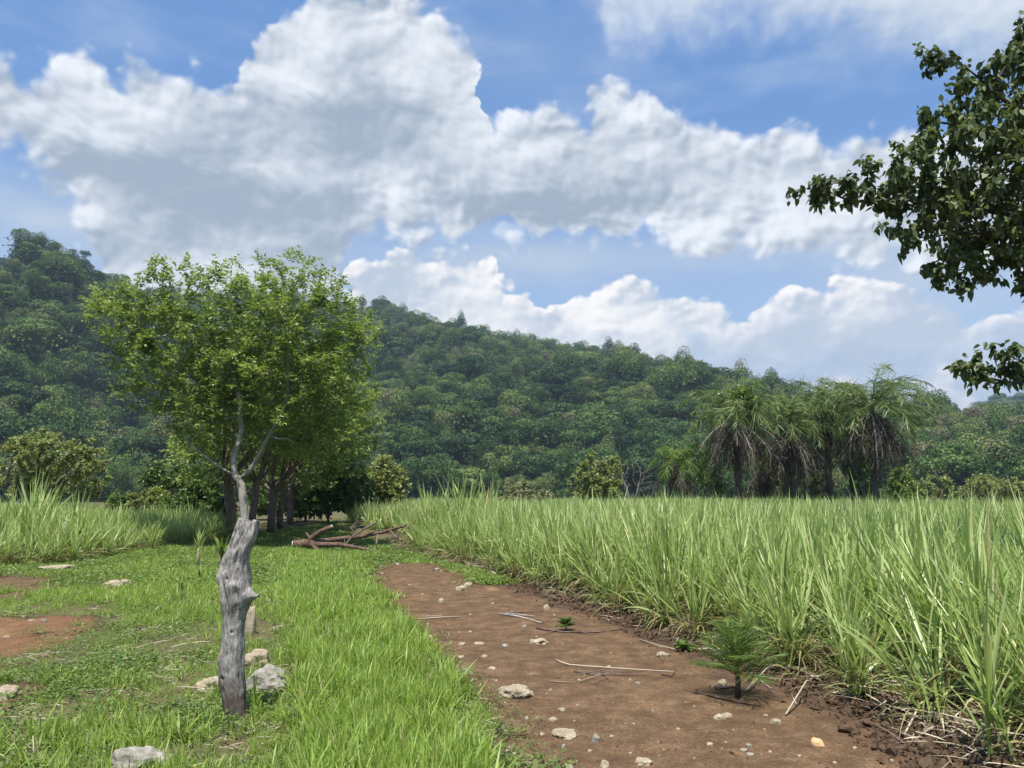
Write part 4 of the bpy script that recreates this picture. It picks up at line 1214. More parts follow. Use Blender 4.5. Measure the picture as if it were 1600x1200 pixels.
# --- big tree at the right edge, its trunk outside the frame
def near_tree():
    Y = 9.0; k = Y / F
    def b(px, py, r, dy=0.0, q=1.0): return (*at(px, py, Y + dy), r * k, r * k * 1.4, r * k * q)
    base = at(1990, 900, Y)[:2]
    tr = [[at(1985, 900, Y), at(1960, 700, Y), at(1930, 560, Y)],
          [at(1930, 560, Y), at(1800, 430, Y), at(1650, 370, Y), at(1540, 362, Y - .1), at(1430, 372, Y - .1), at(1370, 350, Y - .1)],
          [at(1540, 362, Y - .1), at(1480, 400, Y), at(1460, 410, Y)],
          [at(1650, 370, Y), at(1560, 330, Y), at(1440, 310, Y), at(1330, 315, Y), at(1275, 292, Y), at(1240, 298, Y)],
          [at(1930, 560, Y), at(1830, 350, Y + .4), at(1700, 230, Y + .3), at(1560, 150, Y), at(1490, 90, Y - .1)],
          [at(1700, 230, Y + .3), at(1560, 220, Y), at(1460, 190, Y), at(1440, 170, Y)],
          [at(1985, 760, Y), at(1850, 640, Y), at(1700, 606, Y), at(1600, 600, Y), at(1540, 590, Y)],
          [at(1930, 560, Y), at(1990, 300, Y), at(2000, 100, Y)], [at(1930, 560, Y), at(2150, 350, Y + 1)]]
    bl = [b(1230, 300, 14), b(1245, 302, 18), b(1268, 296, 26), b(1305, 300, 34), b(1415, 235, 34), b(1470, 215, 40), b(1440, 65, 16), b(1430, 340, 36), b(1400, 350, 24), b(1420, 382, 28), b(1475, 418, 36), b(1510, 432, 30), b(1385, 320, 26), b(1545, 435, 22), b(1590, 430, 30), b(1455, 432, 20), b(1600, 80, 40), b(1350, 290, 40), b(1400, 290, 52), b(1440, 260, 60), b(1480, 330, 62), b(1540, 260, 90), b(1560, 350, 75), b(1620, 300, 120), b(1500, 190, 62), b(1450, 170, 20), b(1460, 95, 26), b(1490, 110, 26),
          b(1560, 140, 60), b(1620, 160, 110), b(1640, 60, 60, .3, .5), b(1560, 410, 45), b(1470, 405, 28), b(1450, 420, 18), b(1500, 425, 26), b(1620, 410, 50), b(1640, 470, 26), b(1590, 15, 14),
          b(1500, 575, 30), b(1540, 560, 34), b(1585, 570, 36), b(1545, 600, 22), b(1640, 580, 46), b(1720, 300, 130), b(1820, 250, 160, .5), b(1950, 250, 170), b(2080, 300, 150), b(1750, 120, 110), b(1900, 80, 120)]
    tree('roadside_tree', 'large dark tree reaching in from the right edge over the cane', 'tree', base, tr, bl, 5800, 0.11, 0.9, 0.17, 0.0035, 0.22, M['dark_bark'], M['dark_leaf'],
         dict(thr=0.0080, per=3, leaf=0.092, wid=0.056, spray=0.20, kind='broad', tint=(0.47, 0.22), droop=0.5), None, e=2.1, up=0.02)
near_tree()

# ================================================================== palms
def frond(mb, base, az, elev, L, droop, n=34, ll=0.55, lw=0.05, tint=(0.5, 0.15), hang=0.35, rachis=0.03, plume=0.6, mbr=None, g=rng, rt=0.9):
    """one plumose frond: a bending rachis with leaflets all round it"""
    t = np.linspace(0, 1, 11)
    h = np.array((math.cos(az), math.sin(az), 0.0)); e0 = elev
    ang = e0 - droop * t ** 1.3
    dx_ = np.cumsum(np.cos(ang)) * L / 11; dz_ = np.cumsum(np.sin(ang)) * L / 11
    pts = base + h[None] * dx_[:, None] + np.array((0, 0, 1.0))[None] * dz_[:, None]
    pts = np.concatenate((base[None], pts))
    tube(mbr or mb, pts, np.linspace(rachis, rachis * .25, len(pts)), 4, rt, cap=False)
    f = np.repeat(np.linspace(0.16, 1.0, n), 2); N = len(f)
    idx = f * (len(pts) - 1); i0 = np.minimum(idx.astype(int), len(pts) - 2); fr = (idx - i0)[:, None]
    b = pts[i0] * (1 - fr) + pts[i0 + 1] * fr
    ax = nrm(pts[i0 + 1] - pts[i0])
    sd = np.cross(ax, (0, 0, 1.0)); sd = nrm(sd); sd[1::2] *= -1
    up = np.cross(sd, ax)
    d = nrm(ax * 0.75 + sd * 0.85 + rng.normal(size=(N, 3)) * 0.28 * plume + np.array((0, 0, -0.10)))
    s = nrm(np.cross(d, rdir(N)))
    l = ll * (0.55 + 0.9 * np.sin(np.pi * np.clip(f, 0.08, 0.98)) ** 0.8) * rng.uniform(.75, 1.15, N)
    blades(mb, b, d, s, l, lw, hang * rng.uniform(.4, 1.4, N), 3, np.clip(tint[0] + rng.normal(0, tint[1], N), 0, 1))

def palm(px, Y, crown_y, label, seed, ng=22, nd=18, L=3.4, tr=0.20, bright=False, deadL=3.0, ll=0.62, up=1.25):
    global rng
    keep = rng; rng = np.random.default_rng(seed)
    c = at(px, crown_y, Y); x = c[0]; zc = c[2]
    root = empty('palm_tree', (x, Y, 0), label, 'palm', 'palms standing in the cane field')
    mb = MB(); m = 14; zz = np.linspace(-0.1, zc, m)
    pts = np.stack((np.interp(zz, [0, zc], [rng.normal() * .15, 0]), np.zeros(m), zz), -1)
    tube(mb, pts, tr * (1 + 0.10 * np.sin(zz * 9)) * np.linspace(1.15, 0.9, m), 9, 0.4, rough=0.10)
    for i in range(26):                            # old leaf bases
        a = rng.uniform(0, 6.28); z = zc * rng.uniform(.45, 1.0); o = np.array((math.cos(a), math.sin(a), 0))
        tube(mb, [o * tr * .8 + (0, 0, z), o * tr * 1.9 + (0, 0, z + .28)], [.05, .025], 4, 0.5, attach=True)
    mb.build('trunk', M['dark_bark'], root, smooth=True)
    gm = MB()
    for i in range(ng):
        f = i / ng
        e = up - f * 1.25 + rng.normal() * .12
        frond(gm, np.array((0, 0, zc + .15 * (1 - f))), i * 2.4 + rng.normal() * .2, e, L * rng.uniform(.85, 1.1) * (0.8 + .2 * math.sin(f * 3)), 1.35 + rng.normal() * .2 + .3 * f, 46, ll, .045, (0.5 + .15 * rng.normal() * .5, 0.14), 0.30, 0.035, 1.5)
    gm.build('crown', M['palm_bright' if bright else 'palm'], root)
    dm = MB()
    for i in range(nd):
        e = rng.uniform(-1.15, -0.1)
        frond(dm, np.array((0, 0, zc - rng.uniform(0, .5))), rng.uniform(0, 6.28), e, deadL * rng.uniform(.6, 1.05), rng.uniform(.5, 1.3), 26, .5 * rng.uniform(.5, 1.2), .05, (0.36, 0.2), 0.8, 0.045, 2.6, rt=rng.uniform(.6, 1.0))
    dm.build('dead_frond_skirt', M['dead'], root)
    rng = keep
    return root
palm(1148, 50, 652, 'palm with a yellow-green tuft at its heart and a broad brown skirt', 81, 32, 42, 3.8, deadL=4.2)
palm(1232, 52, 674, 'palm lower than its neighbours, in the middle of the group', 82, 32, 36, 3.9, up=1.5, deadL=4.0)
palm(1292, 54, 640, 'palm left of the tallest one, its crown merging into it', 83, 34, 42, 4.1, deadL=4.4)
palm(1362, 50, 640, 'tallest palm at the right of the group, fronds arching right', 84, 36, 36, 4.5, ll=.75, deadL=4.6)
palm(1060, 51, 724, 'small bright green palm at the left of the group', 85, 16, 14, 2.3, .16, True, 2.4, ll=.5)
palm(1330, 57, 700, 'short bright palm in the gap behind the two tallest palms', 86, 14, 10, 2.6, .16, True, 2.2, ll=.5, up=1.45)
palm(1190, 56, 730, 'stunted palm half hidden behind the cane between two tall palms', 87, 10, 16, 2.2, .15, False, 2.4, ll=.5)
GP = 'undergrowth at the feet of the palms'
for i, (px, Y, r, tp, bt, mt, lab) in enumerate([
        (1105, 54, 34, 690, 800, 'bush_leaf', 'green bush left of the broad-skirted palm'),
        (1158, 49.2, 15, 606, 640, 'palm_bright', ''),
        (1268, 58, 40, 700, 800, 'dark_leaf', 'dark bush filling the gap in the middle of the palms'),
        (1345, 56, 26, 690, 790, 'bush_leaf', 'green bush between the two right-hand palms'),
        (1215, 58, 32, 690, 800, 'bush_leaf', 'dull green bush behind the lower middle palm')]):
    if lab: mid_tree('bush', lab, 'bush', px, Y, r, tp, bt, mt, seed=90 + i, natt=320, leaf=.17, group=GP)
def climber():
    mb = MB(); n = 520; c = at(1160, 622, 49.4)
    p = rng.normal(size=(n, 3)) * np.array((.42, .3, .38))
    for k in range(3):
        nor = nrm(rng.normal(size=(n, 3)) * .5 + np.array((0, 0, 1.))); t = nrm(np.cross(nor, rdir(n)))
        diamonds(mb, p + rdir(n) * .1, t, nor, .2, .13, rng.uniform(.5, 1, n))
    for k in range(0):
        tube(mb, [(0, 0, -1.2), (rng.normal() * .2, 0.1, -.5), rng.normal(size=3) * .3], [.03, .02, .01], 4, .3)
    o = mb.build('climbing_plant', M['palm_bright'], loc=tuple(c))
    tag(o, 'yellow-green leafy climber growing in the crown of the broad-skirted palm', 'climber')
climber()

# ================================================================== small trees standing out on the ridge
def ridge_tree(px, py, r, label, seed, az_prof=RIDGE):
    g = np.random.default_rng(seed)
    az, el = azel(px, py + r * 0.9)
    Y = float(r_main(np.array(az))) * math.cos(az) * 0.985; k = Y / F
    c = at(px, py, Y); b = at(px, py + r * 1.5, Y)
    root = empty('ridge_tree', tuple(b), label, 'tree', 'trees standing out on the ridge')
    h = c[2] - b[2]; R_ = r * k
    mb = MB(); tube(mb, [(0, 0, -5), (0.2, 0, h * .5), (0, 0, h)], [.5, .4, .25], 6)
    for i in range(6):
        a = i * 1.05; tube(mb, [(0, 0, h * .45), (math.cos(a) * R_ * .5, math.sin(a) * R_ * .5, h * .95)], [.22, .1], 4)
    mb.build('trunk', M['dark_bark'], root)
    n = 420; f = MB(); d = g.normal(size=(n, 3)); d = nrm(d) * (g.random(n) ** .4)[:, None]
    p = d * np.array((R_, R_, R_ * .42)) + (0, 0, h)
    nor = nrm(g.normal(size=(n, 3)) * .6 + np.array((0, 0, 1.))); t = nrm(np.cross(nor, g.normal(size=(n, 3))))
    diamonds(f, p, t, nor, R_ * .2, R_ * .17, g.uniform(.0, .5, n)); f.build('crown', M['forest'], root)
ridge_tree(53, 376, 15, 'umbrella-shaped tree at the very top of the left peak', 1)
ridge_tree(88, 383, 9, 'small round tree just right of the one on the peak', 2)
ridge_tree(132, 396, 10, 'small tree on the ridge right of the peak, first of a sparse pair', 3)
ridge_tree(113, 392, 7, 'tiny ridge tree between two larger ones near the peak', 4)
ridge_tree(853, 545, 12, 'dark rounded tree sticking up from the middle of the long ridge', 5)
ridge_tree(618, 490, 9, 'small tree on the ridge right of the leafy fence tree', 6)
ridge_tree(742, 528, 8, 'small tree on the ridge above the tall cane clump', 7)

# ================================================================== the grey dead post
def post():
    Y = 6.2; k = Y / F
    prof = [(813, 388.5, 15.5), (817, 387.5, 16.5), (822, 386, 17.5), (835, 383, 18.5), (848, 378, 19), (860, 373.5, 18.8), (875, 368, 21), (888, 366, 23.5), (900, 366.5, 24.5), (912, 368, 24.8), (925, 369.5, 24.5), (938, 369.5, 23.5), (950, 368.5, 20.5), (965, 366, 17.5), (985, 364.5, 16.8), (1005, 363.8, 16.6), (1030, 362.5, 17.3), (1050, 362.3, 18.2), (1065, 363, 18.6), (1080, 364.5, 17.5), (1095, 366, 16.5), (1112, 367, 16.5), (1135, 368, 19)]
    pr = np.array(prof, float); yy = np.linspace(812, 1135, 190)
    cx = np.interp(yy, pr[:, 0], pr[:, 1]); hw = np.interp(yy, pr[:, 0], pr[:, 2])
    ker = np.ones(7) / 7; hw = np.convolve(np.pad(hw, 3, 'edge'), ker, 'valid'); cx = np.convolve(np.pad(cx, 3, 'edge'), ker, 'valid')
    P = np.array([at(a, b, Y) for a, b in zip(cx, yy)]); R_ = hw * k * 0.94
    ns = 72; A = np.arange(ns) * 2 * np.pi / ns
    base = at(366, 1104, Y); base[2] = float(gz(base[0], base[1]))
    V = np.zeros((len(yy), ns, 3))
    for j in range(ns):
        ca, sa = math.cos(A[j]), math.sin(A[j])
        z = P[:, 2]
        # flutes, knots, cracks
        u = A[j] / (2 * np.pi) * 8
        tw = u + z * 1.2
        fl = (fbm(np.full_like(z, 0) + np.abs((tw % 8) - 4) * 1.5 + 3, z * 2.2 + 1, 3) - .5) * 0.50
        fine = (fbm(np.full_like(z, np.abs(u - 4) * 5.0) + 11, z * 9.0, 4) - .5) * 0.24
        rr = R_ * (1 + fl + fine)
        # groove down the front, left of centre
        gr = np.exp(-(((A[j] - 4.35 - 0.35 * np.sin(z * 4)) / 0.16) ** 2)) * sstep(0.55, .8, z) * (1 - sstep(1.2, 1.5, z))
        rr = rr * (1 - 0.22 * gr)
        V[:, j, 0] = P[:, 0] + ca * rr; V[:, j, 1] = P[:, 1] + sa * rr * 1.02; V[:, j, 2] = z
    def bumpat(px, py, ang, r, h):
        c = at(px, py, Y) ; c = np.array((c[0], Y - 0, c[2]))
        d2 = ((V[..., 2] - c[2]) / r) ** 2
        aa = np.broadcast_to(A[None], V.shape[:2]); da = (np.angle(np.exp(1j * (aa - ang)))) * np.interp(c[2], P[::-1, 2], R_[::-1]) / r
        w = np.exp(-(d2 + da ** 2))
        out_ = V - np.stack((P[:, 0:1] * np.ones((1, ns)), P[:, 1:2] * np.ones((1, ns)), V[..., 2]), -1)
        V[...] = V + nrm(out_) * (w * h)[..., None]
    bumpat(400, 930, -0.25, 0.050, 0.050)          # right-hand knob
    bumpat(404, 932, -0.15, 0.020, 0.022)
    bumpat(350, 905, 3.4, 0.06, 0.02); bumpat(372, 862, 4.7, .05, .018); bumpat(385, 912, 5.0, .04, .02); bumpat(350, 1030, 3.5, .05, .012)
    bumpat(352, 1057, 4.15, 0.013, -0.035)         # hole low on the left
    bumpat(367, 985, 4.9, 0.010, -0.02); bumpat(362, 902, 4.5, .011, -.015)
    # jagged top
    jag = (fbm(np.cos(A) * 3 + 5, np.sin(A) * 3, 3) - .5) * 0.05 + np.cos(A) * -0.012
    wt = np.clip(1 - np.arange(len(yy)) / 9.0, 0, 1)
    V[..., 2] += wt[:, None] * jag[None]
    mb = MB(); n = len(yy)
    i, j = np.meshgrid(np.arange(n - 1), np.arange(ns), indexing='ij'); j2 = (j + 1) % ns
    q = np.stack((i * ns + j, i * ns + j2, (i + 1) * ns + j2, (i + 1) * ns + j), -1).reshape(-1, 4)[:, ::-1]
    v = V.reshape(-1, 3) - base
    mb.add(v, q)
    o = mb.build('dead_post', M['post'], loc=tuple(base), smooth=True)
    tag(o, 'knobbly grey dead tree trunk used as a fence post, standing in the grass', 'post')
    # cut top face as rings towards a sunken centre, and a hanging sliver
    tp = MB(); ring0 = v[:ns]; c0 = ring0.mean(0)
    rings = [ring0 * 1.0] + [c0 + (ring0 - c0) * f + np.array((0, 0, dz_)) for f, dz_ in ((.8, -.004), (.55, -.018), (.3, -.03), (.08, -.03))]
    tv = np.concatenate(rings); m = len(rings)
    i, j = np.meshgrid(np.arange(m - 1), np.arange(ns), indexing='ij'); j2 = (j + 1) % ns
    tp.add(tv, np.stack((i * ns + j, i * ns + j2, (i + 1) * ns + j2, (i + 1) * ns + j), -1).reshape(-1, 4))
    tp.build('cut_top', M['post'], o, smooth=True)
    st = MB()
    a = at(403, 931, Y - .02) - base
    tube(st, [a - (0.03, 0, 0), a + (0.004, -.006, .002), a + (0.016, -.012, .016), a + (.020, -.014, .034)], [.017, .011, .006, .002], 7, .5, .15)
    st.build('broken_twig', M['post'], o)
def post_mat():
    m, nt = new_mat('weathered_grey_wood')
    p = geopos(nt)
    sx = nt.nodes.new('ShaderNodeVectorMath'); sx.operation = 'MULTIPLY'; nt.links.new(p.s, sx.inputs[0]); sx.inputs[1].default_value = (1, 1, 0.22)
    gr = noise(nt, X(nt, sx.outputs[0]), 75, 8, .72); n2 = noise(nt, p, 11, 5, .6); n3 = noise(nt, p, 90, 3, .6)
    c = ramp(nt, gr * .6 + n2 * .4, [(.38, (.085, .076, .068)), (.46, (.20, .187, .174)), (.55, (.36, .342, .322)), (.62, (.58, .56, .53))])
    sz = nt.nodes.new('ShaderNodeSeparateXYZ'); nt.links.new(p.s, sz.inputs[0]); z = X(nt, sz.outputs[2])
    damp = (z + (n2 - 0.5) * 0.35).ss(0.50, 0.12)
    c = mixc(nt, damp * 0.8, c, (0.07, 0.048, 0.034))
    ck = noise(nt, X(nt, sx.outputs[0]), 38, 4, .6, dist=.6)
    c = mixc(nt, ((ck - .5).fn('ABSOLUTE')).ss(.018, .004) * n2.ss(.42, .6) * .8, c, (.045, .038, .033))
    c = mixc(nt, n3.ss(.66, .75) * .5, c, (.08, .07, .06))
    finish(nt, c, .9, .15, bump(nt, gr * .6 + n2 * .5, .8, .012)); return m
M['post'] = post_mat()
post()

# ================================================================== the fallen branch
def fallen():
    Y = 24.5
    b = at(470, 857, Y); b[2] = float(gz(b[0], b[1]))
    def pt(px, py, dy=0.0): return at(px, py, Y + dy) - b
    root = empty('fallen_branch', tuple(b), 'large broken branch with reddish bark lying at the end of the dirt track', 'fallen branch')
    mb = MB()
    tube(mb, [pt(459, 851), pt(472, 850), pt(486, 848), pt(500, 846, .1), pt(530, 842, .2), pt(565, 838, .3), pt(600, 831, .4), pt(630, 822, .4), pt(652, 815, .4)], [.13, .15, .12, .085, .075, .068, .055, .04, .025], 9, .5, .06)
    tube(mb, [pt(480, 850), pt(488, 840), pt(500, 831, -.1), pt(518, 823, -.2)], [.12, .09, .07, .062], 8, .5, .06)
    tube(mb, [pt(482, 852), pt(500, 851, -.2), pt(530, 851, -.4), pt(560, 856, -.5), pt(585, 862, -.6)], [.11, .085, .07, .055, .04], 8, .5, .06)
    tube(mb, [pt(486, 851), pt(500, 862, -.5), pt(508, 866, -.7)], [.07, .05, .03], 6, attach=True)
    tube(mb, [pt(484, 846), pt(482, 838), pt(478, 832)], [.07, .05, .035], 6)
    mb.build('limb', M['red_bark'], root, smooth=True)
    cw = MB(); tube(cw, [pt(457.5, 851.2), pt(459.2, 851)], [.120, .122], 9, .5)
    cw.build('cut_end', M['cutwood'], root); cw = MB(); tube(cw, [pt(518.2, 822.9, -.2), pt(519.6, 822.1, -.2)], [.054, .054], 8, .5)
    cw.build('cut_end', M['cutwood'], root)
    tw = MB(); r_ = np.random.default_rng(4)
    L = [[(640, 819, .4), (628, 835, .1), (632, 848, 0), (618, 858, -.2), (604, 866, -.3)], [(608, 828, .4), (620, 840, .2), (636, 848, .1), (642, 846, .1)], [(650, 816, .4), (672, 812, .5), (690, 818, .6)], [(652, 815, .4), (660, 806, .5), (668, 803, .5)],
         [(588, 816, .3), (570, 826, .1), (550, 838, 0), (538, 852, -.3), (530, 864, -.5)], [(668, 838, .2), (645, 852, 0), (620, 866, -.3), (600, 872, -.4)], [(590, 836, .3), (588, 852, 0), (586, 866, -.2)], [(630, 822, .4), (655, 828, .4), (676, 842, .3), (690, 856, .2)],
         [(560, 838, .3), (548, 826, .4), (556, 815, .5)], [(645, 852, 0), (660, 862, -.1), (690, 866, -.1)], [(604, 866, -.3), (640, 868, -.4), (690, 862, -.2)]]
    for l in L:
        tube(tw, [pt(*q) + r_.normal(size=3) * .01 for q in l], np.linspace(.040, .014, len(l)), 5, .5)
        for q in l[1:]:
            for _ in range(2):
                e = r_.normal(size=3) * .22; e[2] = abs(e[2]) * .6
                tube(tw, [pt(*q), pt(*q) + e * .6, pt(*q) + e * 1.3 + (0, 0, .05)], [.016, .011, .007], 4, .5)
    tw.build('twig', M['bark'], root)
fallen()

# ================================================================== stones
def stone(px, py, w, h, label, seed, mat='stone', Yk=0.0, name='stone', group=None, cat='stone', depth=1.0, bury=0.25, blocky=0.22, rz=0):
    """px, py: where its foot meets the ground; w, h: its size in photo pixels"""
    x, y = gp(px, py); k = y / F
    me = rock_mesh(seed, M[mat], w * k / 2, w * k / 2 * depth, h * k * (0.85 if w < 45 else .72), 4 if w > 25 else 2, .34, 1.5, 'stone_shape', True, False)
    o = bpy.data.objects.new(name, me); COL.objects.link(o)
    o.location = (x, y + w * k / 2 * depth * .6, float(gz(x, y)) + h * k * (.08 if w < 45 else .2)); o.rotation_euler = (0, 0, rz)
    tag(o, label, cat, group)
stone(398, 1046, 40, 27, 'tan squared stone right behind the grey post', 1, 'stone', name='rock', cat='rock', depth=.7, rz=.1)
stone(411, 1086, 62, 38, 'pale cracked rock at the right foot of the grey post', 2, 'grey_stone', name='rock', cat='rock', depth=.8)
stone(320, 1080, 36, 20, 'small tan rock in the grass just left of the grey post', 3, 'stone', name='rock', cat='rock')
stone(462, 1119, 56, 12, 'flat grey slab in the weeds to the right of the grey post', 4, 'grey_stone', name='rock', cat='rock')
stone(212, 1216, 84, 44, 'largest grey rock, at the bottom edge of the photo in the grass', 5, 'grey_stone', name='rock', cat='rock', depth=.8)
stone(388, 992, 22, 46, 'reddish upright stone half hidden behind the middle of the post', 6, 'stone', name='rock', cat='rock')
stone(80, 893, 46, 9, 'flat pale stone in front of the left cane field', 7, 'stone', name='rock', cat='rock')
stone(180, 914, 42, 7, 'thin flat stone on the small bare patch at left', 8, 'stone', name='rock', cat='rock')
stone(6, 1092, 34, 16, 'half-buried stone cut by the left edge of the photo', 9, 'stone', name='rock', cat='rock')
stone(805, 1092, 52, 19, 'largest pale stone lying on the dirt track', 10, 'stone', name='rock', cat='rock', depth=.75)
stone(582, 931, 15, 8, 'dark stone on the left border of the track', 12, 'grey_stone')
stone(882, 1151, 38, 7, 'long flat pebble near the bottom middle of the track', 13)
stone(843, 1006, 26, 7, 'flat pale stone beside the small seedling palm', 14)
stone(932, 1157, 13, 12, 'brown angular pebble right of the long flat one', 15, 'grey_stone')
stone(1280, 1169, 20, 11, 'orange stone at the right of the track by the ploughed soil', 16, 'orange_stone' if 'orange_stone' in M else 'stone')
stone(946, 1199, 15, 11, 'upright pebble with a dark foot at the bottom of the photo', 17, 'stone')
stone(1007, 1192, 26, 7, 'oval pale pebble at the bottom of the track, right of the upright one', 18)
stone(720, 922, 20, 9, 'pale stone near the cane at the far end of the track, nearer of two', 19)
stone(731, 915, 16, 6, 'flat stone touching the ploughed soil at the far end of the track', 20)
stone(689, 942, 11, 7, 'round tan stone in the middle of the far track', 21)
stone(854, 953, 10, 9, 'orange pebble by the stick at the foot of the cane', 22)
stone(1130, 1071, 15, 11, 'white round stone left of the palm sapling', 23)
stone(1214, 1131, 15, 8, 'cream pebble right of the palm sapling on the open track', 24)
stone(1126, 1125, 17, 8, 'tan pebble of the touching pair below the palm sapling', 25)
stone(1138, 1121, 14, 6, 'white pebble of the touching pair below the palm sapling', 26)
stone(1038, 1027, 20, 7, 'flat pale pebble at the right tip of the long straw', 27)
PEB = [(721, 1006, 16, 4), (749, 1006, 20, 4), (789, 1013, 13, 6), (757, 1028, 14, 5), (720, 1028, 15, 4), (726, 1048, 12, 5), (769, 1046, 16, 5), (740, 1065, 9, 4), (997, 1068, 11, 5), (878, 1111, 14, 6), (865, 1125, 18, 7), (823, 1123, 8, 5),
       (903, 1104, 9, 5), (847, 1146, 10, 4), (881, 1168, 9, 8), (956, 1151, 9, 4), (922, 1175, 9, 6), (889, 1201, 19, 8), (1197, 1120, 11, 4), (1110, 1168, 13, 4), (1171, 1168, 10, 4), (1163, 1177, 14, 6), (1204, 1177, 8, 4),
       (1174, 1183, 15, 4), (952, 1041, 9, 4), (620, 883, 12, 4), (683, 890, 11, 4), (594, 896, 13, 4), (672, 996, 11, 4), (820, 979, 9, 4), (1337, 1173, 9, 5), (1395, 1192, 8, 4), (68, 970, 10, 7), (8, 997, 14, 4), (47, 969, 14, 4), (90, 1022, 10, 4),
       (36, 962, 9, 4), (803, 1178, 8, 3), (700, 975, 6, 3), (735, 985, 7, 3), (775, 1065, 6, 3), (830, 1052, 6, 3), (905, 1062, 6, 3), (860, 1080, 6, 3), (1020, 1110, 7, 3), (1060, 1140, 7, 3), (990, 1130, 6, 3), (1085, 1105, 6, 3), (640, 915, 6, 2), (660, 930, 6, 2), (770, 945, 6, 3), (800, 955, 6, 2), (735, 960, 6, 2), (1250, 1185, 8, 4), (1305, 1195, 8, 4), (985, 1172, 6, 3)]
g_ = np.random.default_rng(3)
for _ in range(60):
    a, b_ = g_.uniform(600, 1400), g_.uniform(905, 1195)
    q = gp(a, b_)
    if in_poly(q[0], q[1], TRACK): PEB.append((a, b_, g_.uniform(2.5, 6), g_.uniform(1.5, 3.5)))
for i, (a, b_, w, h) in enumerate(PEB):
    stone(a, b_, w * .8, h * .8, 'small pale pebble lying on the bare dirt', 50 + i, ['stone', 'stone', 'grey_stone'][i % 3], name='pebble', group='pale pebbles scattered over the dirt', cat='pebble', rz=i * 1.3)

# ================================================================== sticks on the track
def stick(pts, r, label, name='stick', mat='straw', tint=.6, cat='stick', z=0.012, lift=0.0, extra=None, group=None):
    W_ = [gp(*p) for p in pts]; x0, y0 = W_[0]
    base = np.array((x0, y0, float(gz(x0, y0))))
    P_ = [np.array((x, y, float(gz(x, y)) + z + lift * math.sin(math.pi * i / (len(W_) - 1)))) - base for i, (x, y) in enumerate(W_)]
    mb = MB(); tube(mb, P_, np.linspace(r, r * .6, len(P_)), 6, tint, .1)
    for e in (extra or []):
        E_ = [gp(*p) for p in e]; tube(mb, [np.array((x, y, float(gz(x, y)) + z + .004)) - base for x, y in E_], np.linspace(r * .7, r * .4, len(E_)), 5, tint, .1, attach=True)
    tag(mb.build(name, M[mat], loc=tuple(base)), label, cat, group)
stick([(868, 1029), (876, 1034), (890, 1039), (960, 1043), (1052, 1049)], .0075, 'long thin pale straw lying across the track', tint=.9)
r2 = np.random.default_rng(8)
stick([(896, 1050), (930, 1055), (1010, 1056)], .008, 'weathered stick in the pile below the long straw, the longest', mat='bark', extra=[[(940, 1052), (955, 1066)]])
stick([(892, 1058), (940, 1050), (985, 1053)], .006, 'thin stick crossing the longest one of the pile', mat='bark', z=.022)
stick([(905, 1067), (935, 1058), (962, 1050)], .006, 'slanting stick at the left end of the pile', mat='straw', tint=.4, z=.02)
stick([(928, 1070), (950, 1060), (965, 1068)], .005, 'bent twig at the front of the pile', mat='bark', z=.015)
stick([(860, 1067), (900, 1068)], .005, 'short straw lying apart at the left of the pile', tint=.5)
stick([(1035, 1054), (1048, 1056), (1054, 1050)], .007, 'curved dark twig at the right tip of the long straw', mat='dark_bark')
stick([(778, 960), (810, 964), (846, 973)], .016, 'grey split stick on the track behind the seedling', mat='pale_bark', extra=[[(790, 960), (835, 965)]])
stick([(655, 966), (690, 965), (722, 963)], .012, 'thin broken stick in the middle of the far track', tint=.7, extra=[[(658, 962), (690, 963)]])
stick([(792, 958), (850, 956)], .010, 'stick pointing at the orange pebble by the cane', mat='bark')
stick([(838, 982), (880, 987), (935, 987), (975, 982)], .013, 'long knotty stick in front of the seedling palm', mat='bark', tint=.7, extra=[[(900, 986), (930, 992)], [(868, 986), (848, 990)]])
stick([(1086, 1086), (1110, 1092), (1150, 1099), (1190, 1104)], .011, 'brown stick lying below the palm sapling', mat='red_bark', extra=[[(1090, 1080), (1092, 1088)]])
stick([(1118, 1076), (1148, 1072)], .020, 'short thick stick at the left foot of the palm sapling', mat='bark')
stick([(1196, 1038), (1230, 1052), (1280, 1068)], .010, 'bleached cane stalk slanting down the ploughed soil', tint=1, lift=.05)
stick([(1165, 1082), (1200, 1055), (1214, 1043)], .007, 'forked pale twig right of the palm sapling', tint=.9, lift=.06, extra=[[(1188, 1064), (1205, 1075)]])
stick([(1228, 1120), (1262, 1095), (1275, 1070)], .007, 'pale upright dry twig on the ploughed soil', tint=.8, lift=.14, extra=[[(1245, 1105), (1236, 1085)]])
stick([(1412, 1158), (1440, 1136), (1480, 1124), (1524, 1130)], .008, 'pale dry leaf arching over the ploughed soil at lower right', tint=.95, lift=.12)
stick([(1000, 1000), (1030, 1012), (1065, 1018)], .008, 'straw on the ploughed soil left of the sapling', tint=.8, lift=.02)
stick([(558, 925), (575, 923), (590, 926)], .016, 'dark stick on the left border of the far track', mat='dark_bark')
stick([(192, 1040), (214, 1041)], .008, 'short white stick lying in the weeds at left', tint=1.0, z=.06)

